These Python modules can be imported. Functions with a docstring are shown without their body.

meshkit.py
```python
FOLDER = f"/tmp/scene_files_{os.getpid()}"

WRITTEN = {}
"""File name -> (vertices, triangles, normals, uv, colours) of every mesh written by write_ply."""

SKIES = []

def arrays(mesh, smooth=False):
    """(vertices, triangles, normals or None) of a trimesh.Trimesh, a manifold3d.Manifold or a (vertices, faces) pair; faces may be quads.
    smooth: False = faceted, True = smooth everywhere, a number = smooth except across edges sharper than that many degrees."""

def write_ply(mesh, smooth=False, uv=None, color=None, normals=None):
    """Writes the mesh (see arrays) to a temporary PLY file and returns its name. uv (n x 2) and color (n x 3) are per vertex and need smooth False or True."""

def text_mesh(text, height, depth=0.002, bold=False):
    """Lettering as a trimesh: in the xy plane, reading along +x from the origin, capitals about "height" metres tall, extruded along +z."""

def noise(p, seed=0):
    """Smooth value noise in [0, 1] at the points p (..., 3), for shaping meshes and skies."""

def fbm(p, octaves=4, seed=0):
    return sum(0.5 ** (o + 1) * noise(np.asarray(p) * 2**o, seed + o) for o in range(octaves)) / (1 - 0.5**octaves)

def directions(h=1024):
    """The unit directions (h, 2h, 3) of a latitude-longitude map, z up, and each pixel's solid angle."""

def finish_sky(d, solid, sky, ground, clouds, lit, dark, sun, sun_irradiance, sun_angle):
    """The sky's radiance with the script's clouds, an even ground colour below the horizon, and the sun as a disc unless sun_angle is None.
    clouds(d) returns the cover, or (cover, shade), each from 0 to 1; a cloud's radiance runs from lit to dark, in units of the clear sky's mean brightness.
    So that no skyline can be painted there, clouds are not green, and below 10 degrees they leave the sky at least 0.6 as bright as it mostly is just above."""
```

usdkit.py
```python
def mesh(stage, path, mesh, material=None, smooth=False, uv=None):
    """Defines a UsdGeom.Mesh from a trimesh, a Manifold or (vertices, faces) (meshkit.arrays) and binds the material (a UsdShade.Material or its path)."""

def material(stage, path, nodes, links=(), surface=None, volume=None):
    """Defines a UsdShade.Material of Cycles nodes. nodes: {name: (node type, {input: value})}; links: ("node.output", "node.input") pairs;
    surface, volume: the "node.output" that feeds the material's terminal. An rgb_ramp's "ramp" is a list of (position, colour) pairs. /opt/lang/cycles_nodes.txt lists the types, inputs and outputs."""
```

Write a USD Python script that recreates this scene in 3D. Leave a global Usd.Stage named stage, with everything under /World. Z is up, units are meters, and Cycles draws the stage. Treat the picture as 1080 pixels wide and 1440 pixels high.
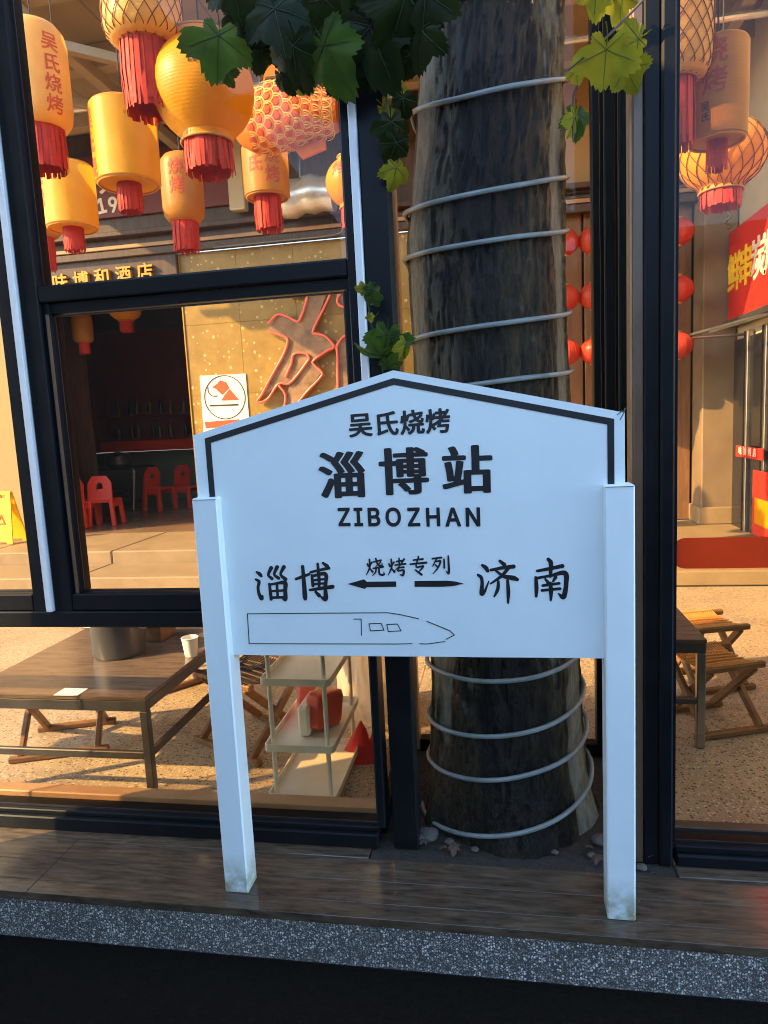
import math, random, json, numpy as np, trimesh, usdkit, meshkit
from pxr import Usd, UsdGeom, UsdLux, UsdShade, Gf, Sdf, Vt
from shapely.geometry import Polygon, LineString, Point, MultiPolygon
from shapely import union_all, affinity
from shapely.geometry.polygon import orient

random.seed(7); RNG = np.random.default_rng(7)
stage = Usd.Stage.CreateInMemory()
UsdGeom.SetStageUpAxis(stage, 'Z'); UsdGeom.SetStageMetersPerUnit(stage, 1.0)
UsdGeom.Xform.Define(stage, '/World'); stage.SetDefaultPrim(stage.GetPrimAtPath('/World'))

# ------------------------------------------------------------------ camera, sky, sun, exposure
W0, H0, FPX = 1080, 1440, 961.71
YAW, PITCH, ROLL, CAM = .1729, .1298, -.0497, np.array([0, -1.8084, 1.4])
EXPOSURE = 2.5
SUN_EL, SUN_AZ = math.radians(31), math.radians(62)      # azimuth measured from -Y towards -X
SUN_I, SKY_S = .72, .15
TO_SUN = np.array([-math.sin(SUN_AZ)*math.cos(SUN_EL), -math.cos(SUN_AZ)*math.cos(SUN_EL), math.sin(SUN_EL)])

fw = np.array([-math.sin(YAW)*math.cos(PITCH), math.cos(YAW)*math.cos(PITCH), -math.sin(PITCH)])
rt = np.array([math.cos(YAW), math.sin(YAW), 0]); up = np.cross(rt, fw)
rt, up = math.cos(ROLL)*rt+math.sin(ROLL)*up, -math.sin(ROLL)*rt+math.cos(ROLL)*up
cam = UsdGeom.Camera.Define(stage, '/World/camera')
cam.CreateHorizontalApertureAttr(36.0); cam.CreateFocalLengthAttr(36.0*FPX/W0)
cam.CreateClippingRangeAttr((.05, 2000)); cam.CreateExposureAttr(EXPOSURE)
cam.AddTransformOp().Set(Gf.Matrix4d(*rt, 0, *up, 0, *(-fw), 0, *CAM, 1))

usdkit.material(stage, '/World/Looks/sky_light', {
    's': ('sky_texture', {'sky_type': 'single_scattering', 'sun_disc': False, 'sun_elevation': SUN_EL, 'sun_rotation': math.atan2(TO_SUN[0], TO_SUN[1]),
                          'altitude': 100., 'air_density': 1.0, 'aerosol_density': .6, 'ozone_density': 2.2}),
    'b': ('background_shader', {'strength': SKY_S})}, [('s.color', 'b.color')], surface='b.background')
dome = UsdLux.DomeLight.Define(stage, '/World/sky')
UsdShade.MaterialBindingAPI.Apply(dome.GetPrim()).Bind(UsdShade.Material.Get(stage, '/World/Looks/sky_light'))
sun = UsdLux.DistantLight.Define(stage, '/World/sun')
sun.CreateIntensityAttr(SUN_I); sun.CreateAngleAttr(.5); sun.CreateColorAttr((1, .71, .33)); sun.GetPrim().CreateAttribute('inputs:normalize', Sdf.ValueTypeNames.Bool).Set(True)
zx = np.cross([0, 0, 1], TO_SUN); zx /= np.linalg.norm(zx); zy = np.cross(TO_SUN, zx)
sun.AddTransformOp().Set(Gf.Matrix4d(*zx, 0, *zy, 0, *TO_SUN, 0, 0, 0, 0, 1))

def at(px, py, Y):
    """The point of the plane y = Y that the photograph shows at a pixel."""
    d = fw+rt*(px-W0/2)/FPX-up*(py-H0/2)/FPX
    return CAM+d*((Y-CAM[1])/d[1])
def atz(px, py, Z=0.):
    d = fw+rt*(px-W0/2)/FPX-up*(py-H0/2)/FPX
    return CAM+d*((Z-CAM[2])/d[2])

# ------------------------------------------------------------------ prims
_taken = {}
def numbered(path):
    k = _taken.get(path, -1)+1; _taken[path] = k
    return path if k == 0 else f'{path}_{k:03d}'
class Node:
    def __init__(s, path, loc): s.path, s.loc = path, np.asarray(loc, float)
def tagp(prim, label=None, cat=None, group=None, kind=None):
    for k, v in (('label', label), ('category', cat), ('group', group), ('kind', kind)):
        if v: prim.SetCustomDataByKey(k, v)
def thing(name, label, cat, loc=(0, 0, 0), group=None, kind=None):
    p = numbered('/World/'+name)
    x = UsdGeom.Xform.Define(stage, p); x.AddTranslateOp().Set(Gf.Vec3d(*map(float, loc)))
    tagp(x.GetPrim(), label, cat, group, kind)
    return Node(p, loc)
def join(ms):
    if isinstance(ms, (list, tuple)) and ms and not isinstance(ms[0], np.ndarray): return trimesh.util.concatenate([m for m in ms])
    return ms
def part(parent, name, ms, m, smooth=False, label=None, kind=None, local=False):
    """Meshes given in world coordinates become one Mesh under parent."""
    me = join(ms); me = me.copy()
    if not local: me.apply_translation(-parent.loc)
    p = numbered(parent.path+'/'+name)
    g = usdkit.mesh(stage, p, me, M[m], smooth=smooth)
    tagp(g.GetPrim(), label, kind=kind)
    return Node(p, parent.loc)
def solo(name, ms, m, label=None, cat=None, group=None, kind=None, smooth=False, loc=(0, 0, 0)):
    me = join(ms).copy(); me.apply_translation(-np.asarray(loc, float))
    p = numbered('/World/'+name)
    g = usdkit.mesh(stage, p, me, M[m], smooth=smooth)
    if any(loc): g.AddTranslateOp().Set(Gf.Vec3d(*map(float, loc)))
    tagp(g.GetPrim(), label, cat, group, kind)
    return Node(p, loc)
def copy_of(src, name, loc, rotz, label, cat, group):
    p = numbered('/World/'+name)
    x = UsdGeom.Xform.Define(stage, p); x.AddTranslateOp().Set(Gf.Vec3d(*map(float, loc))); x.AddRotateZOp().Set(float(rotz))
    x.GetPrim().GetReferences().AddInternalReference(src.path); x.GetPrim().SetInstanceable(True)
    tagp(x.GetPrim(), label, cat, group)
    return Node(p, loc)

# ------------------------------------------------------------------ shapes
def bx(x0, x1, y0, y1, z0, z1, b=0.0):
    e = np.array([x1-x0, y1-y0, z1-z0], float); c = np.array([x0+x1, y0+y1, z0+z1])/2
    b = min(b, .45*e.min())
    if b <= 0:
        m = trimesh.creation.box(e)
    else:
        h = e/2; P = []
        for s in np.ndindex(2, 2, 2):
            sg = np.array(s)*2-1
            for k in range(3):
                q = h-b; q = q.copy(); q[k] = h[k]; P.append(sg*q)
        m = trimesh.convex.convex_hull(np.array(P))
    m.apply_translation(c); return m
def frame_of(d):
    d = d/np.linalg.norm(d); a = np.array([0, 0, 1.]) if abs(d[2]) < .9 else np.array([1., 0, 0])
    u = np.cross(a, d); u /= np.linalg.norm(u); return u, np.cross(d, u), d
def tube(pts, r, n=8, closed=False):
    P = np.asarray(pts, float); k = len(P); R = np.broadcast_to(np.asarray(r, float), k)
    T = np.gradient(P, axis=0) if not closed else np.roll(P, -1, 0)-np.roll(P, 1, 0)
    T /= np.maximum(np.linalg.norm(T, axis=1, keepdims=True), 1e-9)
    u = frame_of(T[0])[0]; V = []
    for i in range(k):
        u = u-T[i]*(u@T[i]); u /= np.linalg.norm(u); v = np.cross(T[i], u)
        a = np.arange(n)*2*np.pi/n
        V.append(P[i]+R[i]*(np.cos(a)[:, None]*u+np.sin(a)[:, None]*v))
    V = np.vstack(V); Fc = []
    for i in range(k if closed else k-1):
        j = (i+1) % k
        for q in range(n):
            w = (q+1) % n
            Fc += [[i*n+q, i*n+w, j*n+w], [i*n+q, j*n+w, j*n+q]]
    if not closed:
        V = np.vstack([V, P[:1], P[-1:]]); c0, c1 = len(V)-2, len(V)-1
        for q in range(n):
            w = (q+1) % n
            Fc += [[c0, w, q], [c1, (k-1)*n+q, (k-1)*n+w]]
    return trimesh.Trimesh(V, Fc, process=False)
def bar(a, b, w, t, bevel=.0):
    """A square bar from a to b, w by t."""
    a, b = np.asarray(a, float), np.asarray(b, float); L = np.linalg.norm(b-a); u, v, d = frame_of(b-a)
    m = bx(-w/2, w/2, -t/2, t/2, 0, L, bevel); T = np.eye(4); T[:3, 0], T[:3, 1], T[:3, 2], T[:3, 3] = u, v, d, a
    m.apply_transform(T); return m
def lathe(prof, cx, cy, n=32):
    m = trimesh.creation.revolve(np.array(prof, float), sections=n); m.apply_translation([cx, cy, 0]); return m
def spline(pts, n=8):
    P = np.asarray(pts, float)
    if len(P) < 3: return np.linspace(P[0], P[-1], n+1)
    Q = np.vstack([2*P[0]-P[1], P, 2*P[-1]-P[-2]]); out = []
    for i in range(1, len(Q)-2):
        for t in np.arange(n)/n:
            out.append(.5*(2*Q[i]+(Q[i+1]-Q[i-1])*t+(2*Q[i-1]-5*Q[i]+4*Q[i+1]-Q[i+2])*t*t+(3*Q[i]-Q[i-1]-3*Q[i+1]+Q[i+2])*t**3))
    out.append(P[-1]); return np.array(out)
def extr(shape, depth):
    gs = [g for g in getattr(shape, 'geoms', [shape]) if g.area > 1e-9]
    return trimesh.util.concatenate([trimesh.creation.extrude_polygon(g, depth, engine='earcut') for g in gs])
def to_wall(m, x, y, z):
    """Drawing plane xy, thickness z -> faces -Y: (x, z) in the plane, thickness towards the viewer."""
    T = np.array([[1, 0, 0, x], [0, 0, -1, y], [0, 1, 0, z], [0, 0, 0, 1.]]); m = m.copy(); m.apply_transform(T); return m
def to_side(m, x, y, z):
    """Faces -X: drawing x runs along -Y."""
    T = np.array([[0, 0, -1, x], [-1, 0, 0, y], [0, 1, 0, z], [0, 0, 0, 1.]]); m = m.copy(); m.apply_transform(T); return m

GLYPHS = '''{"h吴":[[[13,97,30,120,47,127,155,143,269,180,336,224,373,269,371,277,47,280,27,300,27,367,40,383,57,390,411,390,417,395,421,453,117,453,100,460,87,477,87,543,107,563,890,567,907,560,920,543,920,477,900,457,562,453,553,393,943,390,970,373,973,300,960,283,943,277,620,274,634,251,668,217,725,180,829,147,909,133,940,133,970,123,983,103,960,75,940,33,923,20,890,17,797,33,693,67,633,97,590,127,533,183,501,230,473,190,420,137,383,110,303,70,213,40,80,13,63,20,50,33,40,59]],[[133,917,147,933,163,940,840,937,860,917,860,637,847,620,830,613,153,617,133,637],[269,827,269,730,723,732,721,827]]],"h氏":[[[103,120,107,130,133,155,140,176,143,860,170,877,464,903,665,933,817,970,837,963,853,947,890,883,887,870,877,860,780,833,630,809,643,599,649,593,947,593,973,577,977,497,957,477,663,471,687,365,727,255,764,194,798,160,829,147,846,148,860,209,863,273,883,293,910,293,983,247,987,210,977,147,963,103,947,73,920,47,893,33,840,23,770,37,723,60,693,83,643,140,597,223,553,343,524,473,274,473,273,206,288,203,527,270,543,263,557,247,560,177,547,160,255,73,170,37,150,43,137,57,126,85],[496,789,273,768,274,594,509,594]]],"h烧":[[[10,93,17,113,36,131,70,178,106,248,127,305,147,392,157,476,156,526,147,519,137,487,123,473,107,467,40,493,27,507,23,523,40,559,57,619,77,763,103,780,160,775,160,953,173,970,190,977,253,977,270,970,283,953,286,737,290,739,297,780,313,803,340,810,368,800,373,820,390,833,506,847,493,957,507,973,523,980,593,980,620,963,635,860,883,887,920,887,947,870,957,803,940,783,903,774,937,753,940,740,933,727,843,640,770,591,791,570,818,557,852,554,863,630,877,647,893,653,960,620,977,600,960,513,947,487,903,449,940,447,967,430,967,353,940,337,800,334,801,137,863,137,870,217,883,233,900,240,942,220,970,213,990,197,993,187,983,113,967,73,947,50,900,30,757,30,727,37,700,50,683,67,667,107,664,337,627,335,610,237,583,170,543,113,490,67,443,40,373,13,357,20,343,33,326,65,303,90,300,100,317,120,399,154,446,194,476,252,490,309,491,337,373,337,357,343,343,360,343,423,357,440,373,447,783,448,710,487,655,534,450,463,423,467,407,480,393,505,363,540,367,553,377,563,508,597,586,625,534,737,404,726,343,557,330,543,313,537,283,545,274,392,407,233,413,220,410,207,353,147,333,140,317,147,303,160,260,229,239,250,190,140,147,77,107,33,90,27,67,33],[667,746,701,680,772,727,807,764,669,753],[153,529,159,528,159,536,154,536]]],"h烤":[[[10,510,37,612,50,709,50,750,57,763,83,780,160,765,160,957,180,977,257,980,273,973,287,957,289,713,303,745,310,780,327,803,347,810,382,793,393,794,393,843,407,860,423,867,546,867,547,960,560,977,577,983,650,983,677,967,682,867,800,867,815,860,847,920,860,933,877,940,957,910,970,893,933,820,843,689,960,687,977,680,990,663,987,590,973,577,957,570,735,570,703,536,943,530,963,510,960,440,933,423,629,423,613,371,616,357,900,357,927,340,930,303,920,223,897,113,870,63,850,43,820,27,770,17,630,17,593,20,567,37,557,81,543,103,547,117,557,127,573,133,762,127,783,192,790,245,473,250,457,263,453,277,477,339,481,370,373,313,350,312,423,213,420,200,363,140,347,133,323,140,245,250,203,153,157,80,107,23,90,17,70,23,13,83,10,97,76,185,106,245,127,302,153,439,160,529,159,629,153,628,150,587,133,513,123,487,110,473,93,467,77,470,23,493],[680,689,685,687,706,708,736,745,736,753,681,752],[287,539,277,399,285,393,297,410,379,447,459,494,536,547,556,569,383,570,358,580,343,547,333,537,310,530],[428,753,405,687,545,687,546,752]]],"s淄":[[[30,100,143,291,210,427,250,440,273,437,319,407,320,520,340,530,410,536,370,615,270,753,283,776,263,773,233,780,152,836,43,893,50,910,83,953,120,963,160,957,290,890,339,857,346,858,373,898,403,953,417,963,447,970,477,967,553,940,557,933,517,873,430,758,510,647,557,567,550,553,511,540,513,533,623,535,553,652,473,753,473,763,546,858,610,960,657,970,723,953,757,937,727,887,633,759,713,653,767,570,760,560,708,540,709,533,828,533,830,541,746,666,673,747,673,763,753,865,813,960,860,970,937,950,960,937,910,857,830,757,907,670,977,570,973,560,917,533,953,520,950,40,913,30,820,33,800,43,798,67,469,67,467,40,447,30,360,27,330,33,320,40,317,313,223,133,173,50,137,40,103,47],[707,163,799,161,799,259,707,259],[797,350,799,439,707,439,707,351],[467,163,556,161,556,259,467,259],[467,353,556,351,556,439,467,439]],[[3,617,17,643,43,677,90,687,137,673,220,630,287,590,303,577,303,570,260,510,220,500,177,513,99,566]]],"s博":[[[0,627,3,700,40,710,123,712,123,960,133,967,163,973,237,973,277,960,279,710,348,710,353,737,390,747,567,749,564,777,337,777,307,783,297,790,297,850,307,857,337,863,565,864,567,963,587,973,697,973,717,963,719,950,737,963,767,970,807,963,937,893,947,883,941,864,977,860,997,850,997,790,987,783,957,777,719,777,717,749,907,747,947,733,947,393,907,380,852,380,850,359,963,357,1000,347,1003,280,963,267,851,266,850,93,840,67,807,43,723,27,630,27,600,33,587,43,572,93,540,90,503,100,473,143,409,206,377,230,377,237,403,254,409,266,307,267,279,273,277,40,237,27,163,27,133,33,123,40,123,611,40,613],[717,433,798,433,800,448,719,450],[717,529,798,527,800,555,719,557],[719,667,718,634,800,635,798,666],[717,898,719,863,777,866,721,900],[277,353,307,357,694,357,697,384,607,383,577,390,567,397,564,450,498,449,497,393,477,383,390,380,353,390,350,611,279,613],[520,263,557,233,637,150,637,140,614,123,614,117,696,118,696,266],[497,529,565,527,566,555,498,556],[499,667,498,634,566,635,565,666]]],"s站":[[[7,210,13,220,30,227,151,250,221,267,227,272,224,287,147,273,107,287,90,464,60,627,60,647,70,653,147,670,180,667,200,657,230,483,240,382,245,379,250,382,267,482,290,670,310,680,340,683,410,670,440,657,400,420,377,321,378,307,421,313,427,319,430,483,467,493,589,494,593,967,630,977,707,977,747,963,748,767,960,767,1000,753,1000,680,990,673,960,667,747,664,748,494,917,493,957,480,953,40,917,30,843,30,803,43,801,73,583,73,580,40,560,30,447,30,427,40,425,213,77,127,43,130,23,140],[580,173,803,171,803,396,581,396]],[[17,703,17,773,27,780,57,787,199,788,180,848,137,937,150,947,233,970,270,963,283,953,330,867,350,807,318,793,318,787,447,787,487,773,487,703,447,690,57,690]]],"n烧":[[[310,97,320,113,422,160,456,194,486,252,500,309,501,343,360,350,360,433,940,440,957,430,953,350,790,341,791,131,873,131,880,217,900,233,983,190,967,93,933,50,900,37,757,37,693,67,677,107,674,343,617,342,607,263,580,183,533,113,487,73,373,20]],[[20,93,116,248,157,392,169,616,120,480,103,473,57,493,37,507,33,523,67,619,87,763,103,773,170,765,177,963,253,970,273,953,276,663,317,797,340,803,378,787,383,820,400,830,516,841,503,957,523,973,593,973,610,963,629,853,883,880,937,870,943,797,923,783,877,778,927,753,923,727,840,647,757,593,808,554,858,547,880,640,897,647,957,613,967,600,957,533,937,487,913,463,873,447,793,453,713,493,658,544,450,470,420,477,377,533,380,557,597,625,542,746,402,736,333,557,307,543,274,558,263,414,264,391,397,233,400,207,333,147,313,160,235,270,180,140,103,40,70,40],[657,753,701,670,776,721,823,771]]],"n烤":[[[20,90,103,215,153,372,170,529,177,967,257,973,277,957,279,650,330,797,347,803,402,780,403,843,423,860,556,861,557,960,577,977,650,977,667,967,672,860,800,860,818,850,857,920,877,933,957,900,960,887,923,820,827,683,973,673,977,590,957,577,732,577,683,529,933,527,953,510,950,440,933,430,622,430,600,358,603,350,900,350,917,340,897,150,880,97,847,50,770,23,630,23,577,37,553,103,560,120,769,124,793,192,800,252,483,253,463,277,498,390,363,317,343,323,297,380,297,400,462,487,577,574,383,577,361,603,330,543,310,537,277,552,267,399,403,230,410,200,360,147,340,140,239,267,180,130,103,30,73,30],[670,683,693,681,753,759,671,759],[393,683,555,680,556,758,421,760]],[[20,510,47,612,60,750,83,773,137,767,157,750,153,683,117,493,87,473]]],"n吴":[[[23,97,47,120,155,137,279,177,339,217,387,276,384,283,57,283,37,300,43,377,421,383,427,395,431,460,117,460,97,477,103,553,890,560,907,550,910,477,890,460,552,460,540,386,957,377,963,300,943,283,607,281,664,211,738,167,967,117,973,103,927,30,890,23,783,43,637,103,543,183,501,250,463,190,417,143,357,103,247,57,80,20,60,33]],[[143,917,163,933,830,933,850,917,850,637,830,620,163,620,143,637],[259,833,259,723,733,725,731,833]]],"n氏":[[[113,120,150,176,153,860,170,870,585,913,817,963,833,957,880,883,873,867,620,812,633,599,639,587,947,587,963,577,967,497,947,480,653,478,677,365,717,255,754,194,795,154,853,141,880,283,900,290,973,247,967,147,937,73,873,33,807,33,727,67,683,103,627,183,583,280,534,480,264,479,263,196,527,263,547,247,543,167,255,80,170,43,147,57],[270,773,264,587,519,588,506,796]]],"n炭":[[[20,210,146,341,206,445,240,536,238,547,53,553,50,637,67,647,265,647,277,696,275,720,127,720,110,730,113,933,203,940,220,930,226,820,442,820,443,960,463,977,537,977,553,967,559,820,775,820,783,933,873,940,890,930,887,727,385,720,383,649,937,647,953,637,957,563,937,547,640,544,653,530,650,409,688,290,793,473,810,480,890,447,880,407,793,260,763,243,707,262,754,207,808,170,973,110,973,93,927,27,900,20,827,43,727,93,643,163,592,237,517,140,440,87,300,30,263,20,237,30,197,93,203,110,375,170,436,214,480,268,513,345,537,523,551,547,361,546,277,340,170,203,87,143]],[[293,290,340,358,390,480,413,487,483,463,460,367,427,300,383,247,367,240]]],"n鲜":[[[17,667,96,778,170,957,193,980,277,960,262,890,403,893,453,860,460,843,393,722,453,720,474,703,483,773,580,782,517,917,527,933,583,957,603,950,677,810,651,781,741,780,817,950,843,963,907,947,927,927,853,782,957,773,963,697,943,680,781,680,780,566,937,557,943,483,923,467,781,466,780,356,960,353,980,337,980,270,960,253,781,252,780,37,760,20,690,20,670,37,668,253,469,260,453,250,90,250,70,267,70,618],[477,697,474,351,669,354,669,466,517,467,497,483,497,547,517,563,669,564,670,679,497,680],[319,440,317,345,372,344,373,439],[319,627,317,531,372,530,373,625],[183,727,285,720,323,795,221,796],[170,346,223,345,222,440,170,439],[170,533,223,531,222,626,170,625]],[[37,90,33,163,50,173,447,213,473,213,493,197,490,127,450,113,60,70]]],"n串":[[[87,490,107,507,437,509,435,557,143,557,127,567,123,843,143,860,435,860,437,960,457,977,537,977,553,967,559,860,853,860,873,843,870,567,853,557,559,557,557,509,913,500,920,163,900,147,820,147,803,157,798,190,558,190,557,40,537,23,457,23,440,33,435,190,206,190,200,157,183,147,107,147,87,163],[557,293,798,290,800,402,558,403],[557,659,755,657,756,759,558,760],[203,293,435,290,436,402,205,403],[240,659,435,657,436,759,241,760]]],"n味":[[[53,207,60,880,333,887,353,873,359,563,596,571,596,706,410,707,390,723,390,793,413,813,596,814,597,957,617,973,690,973,707,963,711,814,910,813,927,803,930,723,910,707,710,704,711,570,950,570,970,553,970,480,950,463,750,461,854,291,983,163,923,90,890,90,823,157,712,313,710,40,690,23,603,30,594,323,523,223,437,133,367,83,333,100,293,147,293,167,372,221,446,294,520,395,551,463,358,470,350,277,165,270,163,210,140,190,73,190],[247,777,163,778,165,377,247,379]]],"n博":[[[20,627,27,707,143,715,143,960,163,977,237,977,257,960,257,714,367,707,373,740,390,750,584,750,587,771,337,773,317,790,323,860,585,867,587,963,607,980,677,980,693,970,698,867,782,867,713,913,753,967,777,973,913,900,924,867,957,867,977,850,977,790,957,773,699,773,697,753,907,750,923,740,927,393,907,377,832,380,830,362,977,353,983,280,963,263,831,262,830,93,803,47,753,27,630,23,607,43,589,113,550,87,527,93,496,136,400,223,397,237,419,263,293,270,287,343,307,360,715,360,723,430,818,433,820,445,699,447,690,387,607,380,587,397,585,446,479,447,470,383,390,377,370,393,370,615,259,610,257,40,237,23,163,23,143,40,143,608,40,610],[697,533,818,530,820,551,699,553],[699,663,699,637,820,639,818,663],[510,260,613,157,617,140,594,114,716,121,715,263],[477,533,585,530,587,551,479,553],[479,663,479,637,587,639,585,663]]],"n和":[[[7,250,126,418,200,572,37,583,33,670,50,680,227,682,226,813,80,793,60,810,40,863,47,880,315,930,440,970,507,893,483,873,341,836,340,682,506,673,510,867,533,887,903,887,920,877,917,80,813,80,805,150,626,150,617,73,517,73,510,365,460,303,440,297,345,420,333,30,247,23,227,40,226,386,130,230,83,177,50,177],[623,259,807,259,805,780,623,778],[343,570,504,381,509,381,509,582]]],"n酒":[[[53,887,67,917,110,960,262,873,273,913,290,923,967,917,973,837,953,820,750,817,751,717,917,717,937,700,933,37,917,27,847,27,830,37,824,70,419,70,417,40,397,23,313,30,307,700,327,717,475,717,477,818,284,824,253,780,230,767],[417,173,825,170,827,251,419,253],[423,373,419,350,824,350,827,411,710,413,667,430,640,473,640,615,589,617,577,520,547,460,487,400,437,370],[740,509,826,508,826,616,741,616],[583,719,640,718,639,820,584,819],[417,469,456,501,476,535,485,616,417,615]],[[33,97,200,430,220,440,287,397,297,383,290,360,140,50,117,37]],[[17,617,53,677,80,690,233,610,260,590,263,573,223,513,200,503]]],"n店":[[[10,83,63,202,93,342,113,850,488,857,447,943,467,960,540,973,563,957,619,857,943,857,960,847,963,767,943,750,593,748,607,733,608,630,913,630,933,613,933,543,913,527,607,524,608,427,863,427,880,417,877,43,790,37,773,47,767,77,386,77,380,47,363,37,290,37,273,47,270,410,290,427,490,428,490,733,501,750,224,749,217,403,173,167,110,30,80,30],[383,179,768,177,770,322,385,323]]],"n火":[[[33,97,40,113,149,160,229,214,293,274,340,338,390,445,420,569,437,739,440,950,460,967,553,960,560,797,540,572,590,431,664,311,741,234,852,167,973,127,977,103,913,30,753,93,657,160,597,220,494,383,403,227,343,163,250,93,100,23]],[[680,473,763,635,813,763,843,773,923,740,930,717,783,443,753,430]],[[63,477,143,608,193,763,223,773,293,750,303,730,270,617,183,447,150,427]]],"lZ":[[[0,876,0,1013,14,1036,41,1045,738,1045,770,1032,779,1013,779,899,770,880,307,193,280,161,283,151,747,156,761,151,779,138,784,124,784,-14,766,-37,32,-41,9,-23,5,-14,9,115,504,845,28,848]]],"lI":[[[0,876,0,1018,28,1045,536,1045,559,1027,564,1018,559,867,536,848,390,845,390,159,536,156,559,138,564,-14,546,-37,28,-41,5,-23,0,-14,5,138,28,156,179,159,179,845,28,848]]],"lB":[[[0,1018,28,1045,449,1045,527,1032,587,1009,637,977,688,926,724,862,738,821,747,715,738,656,715,601,697,573,647,526,706,481,761,399,784,312,784,229,775,179,752,119,729,83,679,32,596,-14,468,-41,28,-41,5,-23],[211,160,450,156,511,170,545,189,573,227,578,242,573,314,550,356,531,375,465,408,213,412],[211,609,428,605,494,633,527,671,541,709,541,754,522,801,498,825,428,848,213,848]]],"lO":[[[0,440,0,559,14,660,41,752,83,834,133,903,197,963,271,1009,358,1041,440,1055,569,1050,669,1022,734,990,812,931,867,867,922,770,949,692,967,591,972,468,954,326,922,229,857,119,807,64,711,-5,614,-41,532,-55,440,-55,376,-46,280,-14,197,37,110,124,55,216,14,339],[220,639,206,434,229,333,253,282,285,235,346,184,392,161,452,147,548,151,641,193,678,226,715,277,738,324,761,411,766,448,761,589,738,676,715,722,673,778,626,816,589,834,519,853,425,848,346,816,285,765,248,709]]],"lH":[[[0,1013,28,1041,183,1041,206,1022,213,610,647,610,656,1022,679,1041,834,1041,857,1022,862,-14,844,-37,679,-41,651,-14,647,413,213,412,211,-14,183,-41,28,-41,5,-23]]],"lA":[[[0,-9,18,64,367,1022,381,1036,408,1045,550,1045,578,1036,601,1000,949,50,963,9,958,-23,935,-41,775,-41,757,-32,657,238,305,238,220,-9,202,-37,28,-41,5,-23],[472,724,374,431,587,434,479,743,472,740]]],"lN":[[[0,1018,28,1045,206,1045,229,1027,666,339,669,1022,679,1036,697,1045,848,1045,871,1032,880,1004,880,0,867,-32,848,-41,674,-41,651,-28,215,660,211,-14,183,-41,28,-41,5,-23]]],"l1":[[[0,0,0,105,5,128,23,147,271,155,270,800,249,793,83,665,46,665,23,688,23,857,41,880,63,890,261,1041,284,1045,454,1041,468,1032,477,1013,477,154,683,147,702,128,706,105,702,-18,692,-32,674,-41,32,-41,9,-28]]],"l9":[[[0,646,5,770,23,834,50,889,92,945,138,986,248,1041,316,1055,403,1055,500,1032,569,995,642,926,697,830,720,729,720,642,706,569,679,491,614,371,348,-23,326,-41,307,-46,151,-41,133,-23,128,0,133,18,353,342,243,353,147,394,110,422,64,472,23,546],[206,730,216,622,234,584,282,541,333,523,386,523,420,532,453,551,485,583,509,630,514,730,504,763,485,801,424,853,395,862,324,862,296,853,272,838,220,777]]],"l3":[[[0,234,5,275,28,293,183,293,202,284,211,271,216,236,234,199,268,170,324,147,418,142,475,156,508,175,540,208,559,260,559,308,550,342,522,388,484,417,409,440,271,440,243,449,229,468,234,610,430,836,431,847,78,848,50,876,50,1013,60,1032,92,1045,692,1045,720,1036,734,1013,729,885,519,650,490,608,493,601,573,582,651,536,706,481,752,399,770,321,766,211,743,142,702,78,656,32,610,0,527,-37,431,-55,335,-55,275,-46,202,-23,156,0,115,28,60,83,18,156]]]}'''
GL = json.loads(GLYPHS)
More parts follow.
